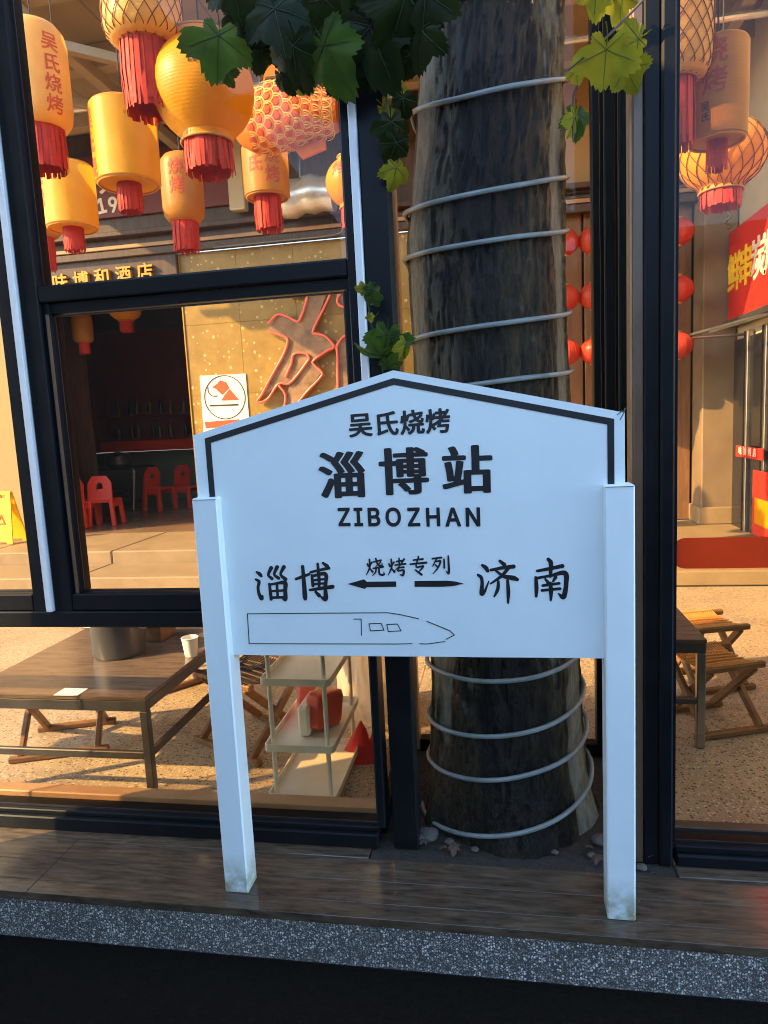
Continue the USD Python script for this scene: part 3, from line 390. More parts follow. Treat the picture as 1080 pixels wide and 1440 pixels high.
Fq = np.stack([i*na+j, i*na+j2, (i+1)*na+j2, (i+1)*na+j], 1)
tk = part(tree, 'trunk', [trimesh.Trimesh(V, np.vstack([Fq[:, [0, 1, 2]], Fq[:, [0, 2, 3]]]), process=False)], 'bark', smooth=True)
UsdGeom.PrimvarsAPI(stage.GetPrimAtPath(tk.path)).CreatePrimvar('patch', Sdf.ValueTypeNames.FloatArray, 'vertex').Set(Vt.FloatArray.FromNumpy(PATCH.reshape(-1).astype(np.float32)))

def leaf_mesh(size, seed, droop=.42, fold=.30):
    """A five-lobed toothed leaf: origin at the stalk, tip along +y, face +z."""
    r = np.random.default_rng(seed)
    tips = [(-128, .52), (-66, .86), (0, 1.0), (66, .86), (128, .52)]; ang, rad = [-172], [.12]
    for k, (a, L) in enumerate(tips):
        L *= r.uniform(.78, 1.12); a += r.uniform(-8, 8)
        for da, f in ((-23, .76), (-17, .88), (-14, .82), (-8, .95), (-5, .9), (0, 1), (5, .9), (8, .95), (14, .82), (17, .88), (23, .76)):
            ang.append(a+da); rad.append(L*f)
        if k < 4:
            ang.append((a+tips[k+1][0])/2); rad.append(.64 if k in (1, 2) else .56)
    ang.append(172); rad.append(.12)
    a = np.radians(np.array(ang)); rad = np.array(rad); n = len(a)
    V, Fc = [[0, 0, 0]], []
    for ring_, s in enumerate((.35, .7, 1.0)):
        V += [[rad[q]*s*np.sin(a[q]), rad[q]*s*np.cos(a[q]), 0] for q in range(n)]
    V = np.array(V, float)
    for q in range(n-1):
        Fc.append([0, 1+q+1, 1+q])
        for g in range(2):
            o, p = 1+g*n, 1+(g+1)*n
            Fc += [[o+q, o+q+1, p+q+1], [o+q, p+q+1, p+q]]
    rr = np.hypot(V[:, 0], V[:, 1]); th = np.arctan2(V[:, 0], V[:, 1])
    vein = np.min([np.abs(th-np.radians(t[0])) for t in tips], axis=0)
    V[:, 2] = -droop*rr**2*r.uniform(.6, 1.4)+fold*np.minimum(vein, .5)*rr*.9+.05*np.sin(V[:, 0]*5+seed)*rr
    m = trimesh.Trimesh(V*size, Fc, process=False)
    vn = []
    for a_, L_ in tips:
        q = np.linspace(.02, .9, 6)[:, None]*np.array([math.sin(math.radians(a_)), math.cos(math.radians(a_))])*L_*.9
        d_ = np.linalg.norm(V[:, None, :2]-q[None], axis=2).argmin(0)
        vn.append(tube(np.c_[q, V[d_, 2]+.012]*size, np.linspace(.0016, .0006, 6), 4))
    leaf_mesh.veins = trimesh.util.concatenate(vn)
    st = tube(spline([(0, 0, 0), (0, -.25*size, -.02*size), (.05*size, -.5*size, .06*size)], 3), .0016, 5)
    return trimesh.util.concatenate([m, st])
def place_leaf(parent, px, py, Y, size, spin, tilt, m, seed, yawl=0.):
    """size in metres; spin turns the tip in the picture plane (180 = tip down)."""
    g = leaf_mesh(size, seed); v = leaf_mesh.veins
    for o in (g, v):
        o.apply_translation([0, -size*.38, 0])
        o.apply_transform(trimesh.transformations.rotation_matrix(math.radians(spin), [0, 0, 1]))
        o.apply_transform(trimesh.transformations.rotation_matrix(math.radians(90+tilt), [1, 0, 0]))
        o.apply_transform(trimesh.transformations.rotation_matrix(math.radians(yawl), [0, 0, 1]))
        o.apply_translation(at(px, py, Y))
    lf_ = part(parent, 'leaf', [g], m, smooth=50)
    part(lf_, 'veins', [v], 'vein_pale' if m == 'leaf_yellow' else 'vein_green', smooth=True)
LEAVES = [(452, 20, .08, .1, 175, 35, 'dark', 30), (365, 85, .22, .07, 160, 30, 'dark', 20), (402, 118, .2, .06, 195, 25, 'dark', -25), (425, 126, .21, .06, 150, 40, 'yellow', 10), (520, 118, .19, .06, 200, 30, 'dark', 20), (575, 95, .18, .07, 170, 40, 'dark', 10), (320, 110, .2, .055, 190, 20, 'green', -15), (596, 20, .1, .11, 165, 10, 'dark', -15), (568, 150, .2, .05, 180, 30, 'dark', 0), (812, 110, .2, .05, 200, 20, 'yellow', 20), (872, 12, .2, .07, 170, 20, 'yellow', -20), (306, 78, .12, .145, 172, 10, 'green', 20), (348, 30, .16, .12, 205, 15, 'dark', -10), (392, 40, .10, .135, 190, -10, 'dark', 5), (415, 92, .14, .13, 165, 25, 'dark', -20), (440, 50, .18, .12, 150, 5, 'dark', 25),
          (470, 95, .12, .14, 200, 15, 'green', -15), (500, 40, .2, .13, 180, -5, 'dark', 10), (532, 70, .14, .15, 195, 12, 'dark', -8), (560, 30, .1, .14, 160, 20, 'dark', 15), (425, 5, .2, .13, 220, 0, 'dark', 0),
          (330, -5, .1, .13, 180, 10, 'dark', 0), (375, -10, .16, .13, 170, -10, 'dark', 20), (470, 0, .14, .13, 190, 10, 'dark', -20), (515, 0, .18, .12, 140, 10, 'dark', 0), (555, 100, .2, .085, 185, 10, 'dark', 30), (488, 128, .2, .075, 200, 30, 'dark', 10), (585, 70, .14, .11, 150, 10, 'dark', -30), (545, 110, .22, .07, 170, 40, 'dark', -30),
          (549, 190, .2, .08, 185, 20, 'dark', 35), (546, 165, .25, .06, 200, 20, 'yellow', -30), (556, 250, .24, .075, 178, 10, 'yellow', 40), (552, 215, .21, .07, 160, 35, 'dark', 15), (560, 128, .23, .045, 170, 10, 'yellow', 20),
          (850, 98, .12, .118, 172, 30, 'yellow', -12), (884, 62, .16, .075, 120, 20, 'yellow', 30), (806, 178, .16, .07, 182, 10, 'yellow', 62), (815, 175, .18, .07, 190, 0, 'green', 30), (838, 2, .18, .07, 185, 15, 'yellow', 10), (887, 110, .2, .08, 200, 15, 'yellow', -25)]
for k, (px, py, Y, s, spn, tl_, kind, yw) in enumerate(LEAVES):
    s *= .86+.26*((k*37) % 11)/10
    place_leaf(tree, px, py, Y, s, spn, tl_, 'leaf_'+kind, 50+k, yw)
TWIGS = [[(300, -60, .2), (350, 0, .14), (420, 60, .12), (486, 120, .2)], [(560, -80, .2), (545, 20, .15), (540, 100, .22), (556, 240, .24)], [(930, -30, .16), (897, 8, .15), (845, 60, .12), (800, 98, .13)], [(812, 120, .15), (806, 140, .16), (806, 200, .16)], [(420, -60, .18), (455, 30, .16), (500, 95, .18)]]
for q in TWIGS:
    part(tree, 'twig', [tube(spline([at(*p) for p in q], 6), np.linspace(.0045, .0022, 6*(len(q)-1)+1), 6)], 'twig', smooth=True)

# a grey rope light wound round the trunk: (height at the left edge, height at the right edge) of each turn, from the ground up
def edge_z(px, py): return at(px, py, TY)[2]
turns = [(605, 1128, 822, 1068), (599, 1056, 828, 1010), (600, 1000, 815, 960), (600, 922, 800, 902), (590, 760, 800, 720), (580, 640, 795, 600), (580, 556, 792, 521), (578, 481, 790, 440), (577, 366, 793, 325), (575, 304, 793, 249), (576, 164, 796, 112), (590, 20, 800, -40)]
rope = []
for k, (lx, ly, rx, ry) in enumerate(turns):
    z0, z1 = edge_z(lx, ly), edge_z(rx, ry); z2 = edge_z(*turns[k+1][:2]) if k+1 < len(turns) else z1+.2
    for t in np.arange(0, 1, 1/26): rope.append((np.pi+t*np.pi, z0+(z1-z0)*t-math.sin(t*np.pi)*(.012 if z0 < 1.3 else .085*(z0-1.4)+.004)+.006*(meshkit.noise(np.array([t*5, k*3.7, 0.]))-.5)))
    for t in np.arange(0, 1, 1/16): rope.append((2*np.pi+t*np.pi, z1+(z2-z1)*t))
rope = np.array(rope); ra = rope[:, 0]; rz = rope[:, 1]
rr_ = trunk_r(rz)*1.015+.012+.004*(meshkit.noise(np.c_[np.cos(ra)*3, np.sin(ra)*3, rz*6])-.5)
solo('rope_light', [tube(np.c_[trunk_c(rz)+rr_*np.cos(ra), TY+rr_*np.sin(ra), rz], .0078, 10)], 'rope_tube', 'grey plastic rope light tube wound round the tree trunk', 'rope light', smooth=True)

# a young shoot between the sign and the trunk
shoot = thing('climbing_shoot', 'thin green shoot with small leaves above the peak of the white sign', 'plant', tuple(at(540, 530, .2)*[1, 1, 0]))
part(shoot, 'stem', [tube(spline([(at(545, 700, .2)), at(543, 560, .2), at(530, 480, .2), at(521, 452, .2), at(517, 415, .2)], 6), .0025, 6), tube(spline([at(536, 505, .2), at(548, 512, .18), at(560, 517, .17)], 5), .002, 6), tube(spline([at(523, 452, .2), at(528, 445, .2), at(533, 438, .2)], 4), .0016, 5)], 'leaf_green', smooth=True)
for k, (px, py, s, spn, tl_, kd, yw) in enumerate([(506, 407, .032, 80, 30, 'yellow', 0), (520, 414, .042, 150, 15, 'green', 10), (528, 425, .035, 200, 20, 'green', -20), (541, 486, .085, 170, 15, 'green', 20), (558, 492, .075, 200, 5, 'green', -20), (570, 494, .06, 180, 5, 'yellow', 60), (522, 500, .08, 88, 68, 'green', 0), (552, 514, .05, 240, 50, 'green', 0), (521, 448, .02, 190, 20, 'yellow', 0)]):
    place_leaf(shoot, px, py, .2-.004*k, s, spn, tl_, 'leaf_'+kd, 200+k, yw)

# fallen leaves and stones at the foot of the trunk
deb = [(598, 1188, 'leaf_dry'), (622, 1196, 'leaf_dry'), (641, 1199, 'leaf_dry'), (608, 1172, 'leaf_dry'), (905, 1203, 'leaf_dry'), (915, 1212, 'leaf_dry'), (826, 1196, 'leaf_dry'), (842, 1212, 'leaf_dry'), (897, 1275, 'leaf_dry'), (760, 1196, 'leaf_dry')]
dl = ['curled brown leaf lying against the foot of the dark mullion left of the trunk', 'brown leaf lying at the left foot of the trunk, nearest the paving edge', 'small brown leaf on the soil before the middle of the trunk', 'pale dry leaf resting behind the other leaves left of the trunk', 'dry leaf propped upright right of the sign post by the window', 'pale brown leaf lying flat right of the sign post', 'dry leaf between the trunk foot and the right sign post', 'dry leaf touching the left side of the right sign post', 'crumpled dry leaf at the bottom right of the right post', 'dark dry leaf right of the middle of the trunk foot']
for k, (px, py, m) in enumerate(deb):
    p = atz(px, py, .004); g = leaf_mesh(.02+.016*RNG.random(), 300+k, droop=.9, fold=.5)
    g.apply_transform(trimesh.transformations.euler_matrix(RNG.uniform(-.5, .5), RNG.uniform(-.5, .5), RNG.uniform(0, 6.28))); g.apply_translation(p-[0, 0, g.bounds[0][2]*0]); g.apply_translation([0, 0, .004-min(g.bounds[0][2], 9)])
    solo('dry_leaf', [g], m, dl[k], 'leaf', smooth=50, loc=tuple(p))
for k, (px, py, s) in enumerate([(603, 1178, .03), (588, 1184, .02), (846, 1186, .026), (902, 1222, .014), (632, 1186, .014), (668, 1196, .011), (832, 1205, .012), (780, 1200, .010)]):
    p = atz(px, py, 0.); g = trimesh.creation.icosphere(2, s); g.vertices *= 1+.5*(meshkit.fbm(g.vertices/s*1.3+k*7, 3)[:, None]-.5); g.vertices *= [1.2, 1, .7]; g.apply_translation(p+[0, 0, s*.45])
    solo('stone', [g], 'stone_grey', ['largest grey stone left of the trunk foot', 'small grey stone beside the mullion foot', 'grey stone right of the trunk foot', 'little stone chip right of the sign post', 'pebble just left of the trunk foot, behind a brown leaf', 'pebble before the left half of the trunk foot', 'pebble between the trunk and the right sign post', 'smallest pebble before the right half of the trunk foot'][k], 'stone', smooth=30, loc=tuple(p))

# ================================================================== the glazed shopfront
HT = 4.25
def pane(parent, x0, x1, z0, z1, y=None, label=None):
    y = G+.035 if y is None else y
    gs = [(x0, x0+.006, z0, z1), (x1-.006, x1, z0, z1), (x0+.0061, x1-.0061, z0, z0+.006), (x0+.0061, x1-.0061, z1-.006, z1)]
    part(parent, 'gasket', [bx(a, b, y-.004, y-.0005, c, d) for a, b, c, d in gs], 'sign_black')
    part(parent, 'pane', [bx(x0, x1, y, y+.008, z0, z1)], 'glass_pane', label=label)
lf = thing('shopfront_window', 'wide dark-framed shop window left of the tree trunk', 'window', (-1.0, G, 0))
part(lf, 'mullion', [bx(-1.525, -1.46, G, G+.09, .757, HT, .004)], 'alu_dark')
part(lf, 'trim_strip', [bx(-1.551, -1.526, G-.012, G+.06, .813, HT, .003)], 'alu_pale')
part(lf, 'mullion', [bx(-1.605, -1.552, G, G+.09, .757, HT, .004)], 'alu_dark')
part(lf, 'mullion', [bx(-.434, -.408, G, G+.09, .072, HT, .003)], 'alu_dark')
part(lf, 'trim_strip', [bx(-.407, -.384, G-.012, G+.06, .9, HT, .003)], 'alu_pale')
part(lf, 'mullion', [bx(-.383, -.302, G+.004, G+.09, .0, HT, .004)], 'alu_dark')
part(lf, 'transom', [bx(-1.459, -.435, G+.002, G+.085, 1.838, 1.888, .004)], 'alu_dark')
part(lf, 'transom', [bx(-3.2, -.435, G-.004, G+.095, .757, .812, .004), bx(-1.459, -.435, G+.003, G+.085, .814, .872, .004), bx(-1.92, -1.607, G+.003, G+.085, .814, .872, .004)], 'alu_dark')
part(lf, 'sash_frame', [bx(-1.459, -1.445, G+.02, G+.08, .874, 1.836), bx(-1.444, -1.432, G+.012, G+.08, .874, 1.836), bx(-1.431, -.436, G+.02, G+.08, 1.803, 1.836), bx(-.452, -.436, G+.02, G+.08, .874, 1.80)], 'alu_dark')
part(lf, 'glazing_bead', [bx(-1.4435, -1.4325, G+.008, G+.011, .874, 1.80)], 'alu_brown')
part(lf, 'sill', [bx(-3.2, -.435, G-.006, G+.10, .0, .05, .004), bx(-3.2, -.435, G+.012, G+.095, .051, .068, .003)], 'alu_dark')
part(lf, 'inner_sill', [bx(-3.2, -.435, G+.10, G+.16, -.001, .085, .004)], 'tan_wood')
pane(lf, -1.43, -.453, .875, 1.80); pane(lf, -1.458, -.436, 1.89, HT); pane(lf, -1.92, -.436, .07, .755); pane(lf, -1.90, -1.607, .874, 1.836); pane(lf, -1.9, -1.607, 1.89, HT)
part(lf, 'transom', [bx(-1.92, -1.607, G+.002, G+.085, 1.838, 1.888, .004)], 'alu_dark')

rf = thing('shopfront_window', 'dark-framed shop window with a red strip right of the white sign', 'window', (1.2, G, 0))
part(rf, 'mullion', [bx(.405, .447, G, G+.09, 0, HT, .004)], 'alu_dark')
part(rf, 'mullion', [bx(.448, .487, G-.01, G+.085, 0, HT, .006)], 'alu_dark')
part(rf, 'glazing_bead', [bx(.488, .497, G+.01, G+.07, .05, HT)], 'alu_dark')
part(rf, 'edge_trim', [bx(.377, .404, G+.006, G+.08, 0, HT, .003)], 'alu_brown')
part(rf, 'edge_trim', [bx(.371, .3765, G+.02, G+.075, 0, HT)], 'tan_wood')
part(rf, 'sill', [bx(.498, 3.2, G-.006, G+.095, .0, .04, .006), bx(.498, 3.2, G+.008, G+.09, .041, .062, .003)], 'alu_dark')
part(rf, 'inner_sill', [bx(.498, 3.2, G+.097, G+.14, -.001, .07, .003)], 'steel_dark')
pane(rf, .497, 3.2, .063, HT)
strip = LineString([(.53, .975), (2.6, .975)]).buffer(.03, cap_style='round').buffer(.016)
part(rf, 'safety_strip', [to_wall(extr(strip, .0012), 0, G+.034, 0)], 'strip_red')

nt = thing('tree_recess_glazing', 'recessed glazing with ribbed dark mullions close behind the tree trunk', 'window', (0, .95, 0))
for a, b, y in ((.356, .382, .93), (.384, .398, .95), (.40, .436, .93), (.438, .448, .95), (.45, .49, .93)):
    part(nt, 'mullion', [bx(a, b, y, 1.0, 0, HT, .003)], 'alu_dark')
for a in (.3825, .398, .436, .448):
    part(nt, 'edge_trim', [bx(a, a+.002, .942, .95, 0, HT)], 'cream_wall')
part(nt, 'mullion', [bx(-.452, -.425, .93, 1.0, 0, HT, .003)], 'alu_dark'); part(nt, 'edge_trim', [bx(-.424, -.375, .95, 1.0, 0, HT, .004)], 'tan_wood')
part(nt, 'pane', [bx(-.374, .355, .965, .972, .05, HT)], 'glass_pane')
part(nt, 'pane', [bx(-.446, -.440, .35, .93, .05, HT)], 'glass_pane'); part(nt, 'pane', [bx(.474, .480, .345, .93, .05, HT)], 'glass_pane')
part(nt, 'sill', [bx(-.374, .355, .945, 1.0, -.004, .05, .003), bx(-.46, -.425, .35, .93, -.004, .05), bx(.47, .49, .345, .93, -.004, .05)], 'alu_dark')

# ================================================================== the terrace roof and the restaurant behind
BY = 5.6
rl = thing('terrace_roof', 'pale boarded terrace ceiling with cross beams above the lanterns', 'roof', (-2, 3.5, 4.7))
for k, x in enumerate(np.arange(-5.7, 3.0, .87)):
    part(rl, 'ceiling_panel', [bx(x+.006, x+.864, 3.0, 4.29, 4.72, 4.76), ], 'ceiling_board'); part(rl, 'ceiling_panel', [bx(x+.006, x+.864, 4.3, 5.75, 4.72, 4.76)], 'ceiling_board')
for y in (3.02, 4.0, 5.0):
    part(rl, 'beam', [bx(-5.7, 3.0, y, y+.12, 4.52, 4.718, .006)], 'beam_paint')
for x in (-5.2, -3.4, -1.6, .2, 1.9):
    part(rl, 'beam', [bx(x, x+.1, 3.0, 5.7, 4.42, 4.518, .006)], 'beam_paint')
for a, b in (((-4.6, 3.3, 4.35), (-2.9, 4.9, 4.38)), ((-3.2, 3.2, 4.3), (-1.5, 5.0, 4.36))):
    part(rl, 'brace', [bar(a, b, .07, .07, .004)], 'beam_paint')
part(rl, 'pipe', [tube([(-5.65, 4.3, 4.36), (3, 4.3, 4.36)], .03, 10)], 'duct', smooth=30)

rs = thing('restaurant_building', 'restaurant front with gold wall and dark open doorway across the terrace', 'building', (-2, BY, 0))
part(rs, 'wall_core', [bx(-3.45, .45, BY+.016, BY+.2, .25, 3.36)], 'brown_wood')
for i in range(6):
    for j in range(4):
        part(rs, 'wall_panel', [bx(-3.45+i*.65+.0012, -2.80+i*.65-.0012, BY, BY+.0155, .25+j*.7775+.0012, .25+(j+1)*.7775-.0012, .001)], 'gold_wall')
part(rs, 'gold_wall_end', [bx(-3.47, -3.452, BY-.012, BY+.22, .25, 3.36, .004)], 'gold_letter')
part(rs, 'fascia', [bx(.451, 2.24, BY-.025, BY+.2, 3.645, 4.7)], 'cream_wall'); part(rs, 'fascia', [bx(-9, .45, BY-.02, BY+.2, 3.44, 4.7)], 'dark_wood')  # right length coloured cream to stand in for sunlit beams
part(rs, 'fascia_board', [bx(-9, -3.46, BY-.06, BY+.1, 3.0, 3.42, .01)], 'dark_wood')
part(rs, 'ledge', [bx(-9, 2.24, BY-.14, BY-.022, 3.58, 3.63, .006)], 'dark_wood'); part(rs, 'ledge', [bx(-9, 2.24, BY-.10, BY-.022, 3.45, 3.49, .006)], 'tan_wood'); part(rs, 'ledge', [bx(-9, 2.24, BY-.11, BY-.022, 3.36, 3.435, .006)], 'dark_wood')
part(rs, 'door_head', [bx(-5.25, -3.472, BY-.02, BY+.12, 2.93, 2.99, .006)], 'brown_wood')
part(rs, 'side_wall', [bx(-9, -5.25, BY-.03, BY+.15, .25, 3.0)], 'cream_wall')
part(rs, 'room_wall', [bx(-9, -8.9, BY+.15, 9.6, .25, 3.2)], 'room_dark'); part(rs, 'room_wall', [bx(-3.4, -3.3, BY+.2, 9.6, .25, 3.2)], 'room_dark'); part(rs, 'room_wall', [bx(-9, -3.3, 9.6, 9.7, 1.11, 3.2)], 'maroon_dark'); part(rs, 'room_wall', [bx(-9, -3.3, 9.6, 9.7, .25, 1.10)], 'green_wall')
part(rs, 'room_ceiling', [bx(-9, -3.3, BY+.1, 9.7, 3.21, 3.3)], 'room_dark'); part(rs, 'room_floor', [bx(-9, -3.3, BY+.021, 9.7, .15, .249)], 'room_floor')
part(rs, 'inner_partition', [bx(-7.0, -5.4, 6.6, 6.7, .25, 3.2)], 'dark_wood')
for k in range(7):
    x = .46+k*.21
    part(rs, 'door_panel', [bx(x, x+.19, BY+.03, BY+.09, .25, 3.42, .008)], 'brown_wood')
part(rs, 'door_backing', [bx(.452, 2.236, BY+.102, BY+.2, .25, 3.64)], 'dark_wood')
part(rs, 'pillar', [bx(1.93, 2.23, BY-.3, BY+.098, .25, 3.9, .01)], 'pillar_paint'); part(rs, 'pillar_foot', [bx(1.9, 2.235, BY-.33, BY+.1, .251, .42, .01)], 'landing_stone')
part(rs, 'side_wall', [bx(2.24, 2.5, .45, BY+.2, .0, 4.7)], 'white_wall')
sb = thing('banner_board', 'long maroon board with white handwriting high under the terrace ceiling', 'sign', (-3.6, BY-.05, 3.8))
part(sb, 'board', [bx(-4.7, -2.4, BY-.07, BY-.021, 3.80, 4.46, .004)], 'maroon')
for c, x, z, s in (('n火', -4.15, 4.19, .34), ('l1', -4.28, 3.93, .15), ('l9', -4.14, 3.93, .15), ('l9', -3.99, 3.94, .15), ('l3', -3.84, 3.95, .15), ('n味', -3.72, 4.2, .34), ('n和', -3.2, 4.22, .34)):
    part(sb, 'character', [to_wall(extr(put(affinity.rotate(glyph(c, s), 8), x, z), .006), 0, BY-.069, 0)], 'cream_letter')
for k, c in enumerate('味博和酒店'):
    x = -4.86+.26*k
    solo('gold_character', [to_wall(extr(put(glyph('n'+c, .2), x, 3.125+.008*k), .05), 0, BY-.061, 0)], 'gold_letter', 'raised gold character on the brown fascia, '+['leftmost of the five above the doorway', 'second from the left above the doorway', 'middle one of the five above the doorway', 'fourth from the left above the doorway', 'rightmost of the five above the doorway'][k], 'lettering', 'gold characters above the doorway')

# neon lettering on the gold wall
ns = thing('neon_sign', 'large brush-style neon character with coral tubes on the gold wall', 'neon sign', (-2.0, BY-.05, 2.2))
def nz_(x, y, Y): p = at(260+x/4.32, 380+y/4.32, Y); return (p[0], p[2])
NF = BY-.09
faces = [[(560, 60), (740, 0), (905, 20), (780, 360), (910, 460), (780, 550), (830, 620), (660, 850), (590, 850), (640, 685), (570, 690), (440, 800), (625, 430), (500, 370), (560, 270), (680, 310), (740, 150), (690, 140), (640, 165)],
         [(920, 0), (1160, 0), (1160, 260), (995, 232), (940, 210), (925, 180)], [(925, 475), (960, 400), (1100, 370), (1150, 800), (930, 800)]]
part(ns, 'letter_face', [to_wall(extr(Polygon([nz_(*q, NF) for q in f]).buffer(0), .03), 0, NF+.035, 0) for f in faces], 'neon_face')
part(ns, 'letter_backing', [to_wall(extr(Polygon([nz_(*q, NF) for q in f]).buffer(.015), .02), 0, BY-.03, 0) for f in faces], 'gold_letter')
part(ns, 'stand_off', [bar((x, BY-.051, z), (x, BY+.005, z), .02, .02) for x, z in [(nz_(700, 420, NF)), (nz_(560, 650, NF)), (nz_(820, 500, NF)), (nz_(1000, 120, NF)), (nz_(1000, 600, NF))]], 'steel')
TB = [[(585, 40), (600, 100), (615, 140), (640, 165), (690, 140), (715, 125), (740, 155), (732, 205), (702, 290), (680, 310), (620, 280), (560, 270), (505, 325)],
      [(500, 370), (600, 402), (625, 430), (600, 510), (540, 620), (470, 750), (440, 800), (500, 785), (570, 690), (640, 685), (740, 560), (752, 530), (730, 505), (662, 510), (645, 570), (610, 650)],
      [(910, 10), (880, 150), (780, 360), (800, 385), (850, 400), (905, 462), (860, 490), (780, 550), (790, 580), (832, 620), (820, 655), (740, 740), (650, 850)],
      [(1060, 380), (1000, 390), (960, 405), (922, 462), (926, 520), (930, 800)], [(1080, 250), (995, 232), (940, 212), (925, 180), (960, 130), (1080, 110)], [(1005, 540), (1010, 640), (990, 800)], [(570, 700), (610, 760), (600, 860)]]
for q in TB:
    P = spline([np.array([*nz_(*p, NF-.012), 0]) for p in q], 5)
    part(ns, 'neon_tube', [tube(np.c_[P[:, 0], np.full(len(P), NF-.012), P[:, 1]], .0125, 8)], 'neon_tube', smooth=True)

# poster
pp = thing('poster', 'white poster with a red dog emblem in a circle on the gold wall', 'poster', (-3.05, BY-.01, 1.7))
def pz(x, y): p = at(260+x/4.32, 380+y/4.32, BY-.012); return (p[0], p[2])
def flat(parent, name, shape, m, d=.003, y=None): part(parent, name, [to_wall(extr(shape, d), 0, (BY-.012 if y is None else y)+.0005, 0)], m)
part(pp, 'sheet', [to_wall(extr(Polygon([pz(90, 642), pz(368, 628), pz(388, 890), pz(385, 985), pz(112, 1000), pz(110, 920)]), .010), 0, BY-.001, 0)], 'paper_white')
cx_, cz_ = pz(242, 772); flat(pp, 'ring', Point(cx_, cz_).buffer(.245).difference(Point(cx_, cz_).buffer(.235)), 'print_dark')
flat(pp, 'dog_head', Polygon([pz(165, 712), pz(195, 690), pz(215, 668), pz(250, 680), pz(270, 715), pz(245, 740), pz(228, 757), pz(205, 738), pz(190, 722)]), 'print_orange')
flat(pp, 'dog_body', Polygon([pz(272, 722), pz(330, 788), pz(222, 792), pz(240, 760)]), 'print_orange')
c2 = pz(180, 722); flat(pp, 'ear_line', Point(c2).buffer(.085).difference(Point(c2).buffer(.075)).intersection(Polygon([(c2[0]-.1, c2[1]-.1), (c2[0]-.1, c2[1]+.05), (c2[0]+.06, c2[1]-.1)])), 'print_dark')
flat(pp, 'text_line', Polygon([pz(150, 818), pz(325, 812), pz(325, 822), pz(150, 828)]), 'print_dark'); flat(pp, 'slogan', Polygon([pz(122, 922), pz(330, 905), pz(335, 945), pz(126, 960)]), 'print_orange')

# silver duct and white panel under the ceiling on the right of the fish lantern
dc = thing('air_duct', 'shiny silver ventilation duct with a bent pipe under the fish lantern', 'duct', (-1.8, BY-.3, 4.0))
a0, a1 = at(395, 285, BY-.35), at(470, 272, BY-.35)
part(dc, 'duct_body', [tube(spline([a0, (a0+a1)/2+[0, 0, .03], a1], 5), np.interp(np.arange(11), [0, 2, 4, 6, 8, 10], [.16, .19, .165, .19, .165, .17]), 16)], 'duct', smooth=40)
part(dc, 'drop_pipe', [tube([at(422, 215, BY-.4), at(423, 248, BY-.4), at(450, 272, BY-.4)], .02, 8)], 'steel_dark', smooth=40)
solo('panel_box', [bx(-2.75, -2.58, BY-.2, BY-.075, 3.7, 4.4, .01)], 'white_wall', 'narrow white panel behind the fish lantern beside the maroon board', 'panel', loc=(-2.66, BY-.1, 3.7))
solo('cable', [tube(spline([at(300, 348, BY-.16), at(400, 338, BY-.16), at(470, 330, BY-.16), at(486, 318, BY-.16)], 6), .008, 6)], 'rope_tube', 'pale cable running along the ledge above the gold wall', 'cable', smooth=True)

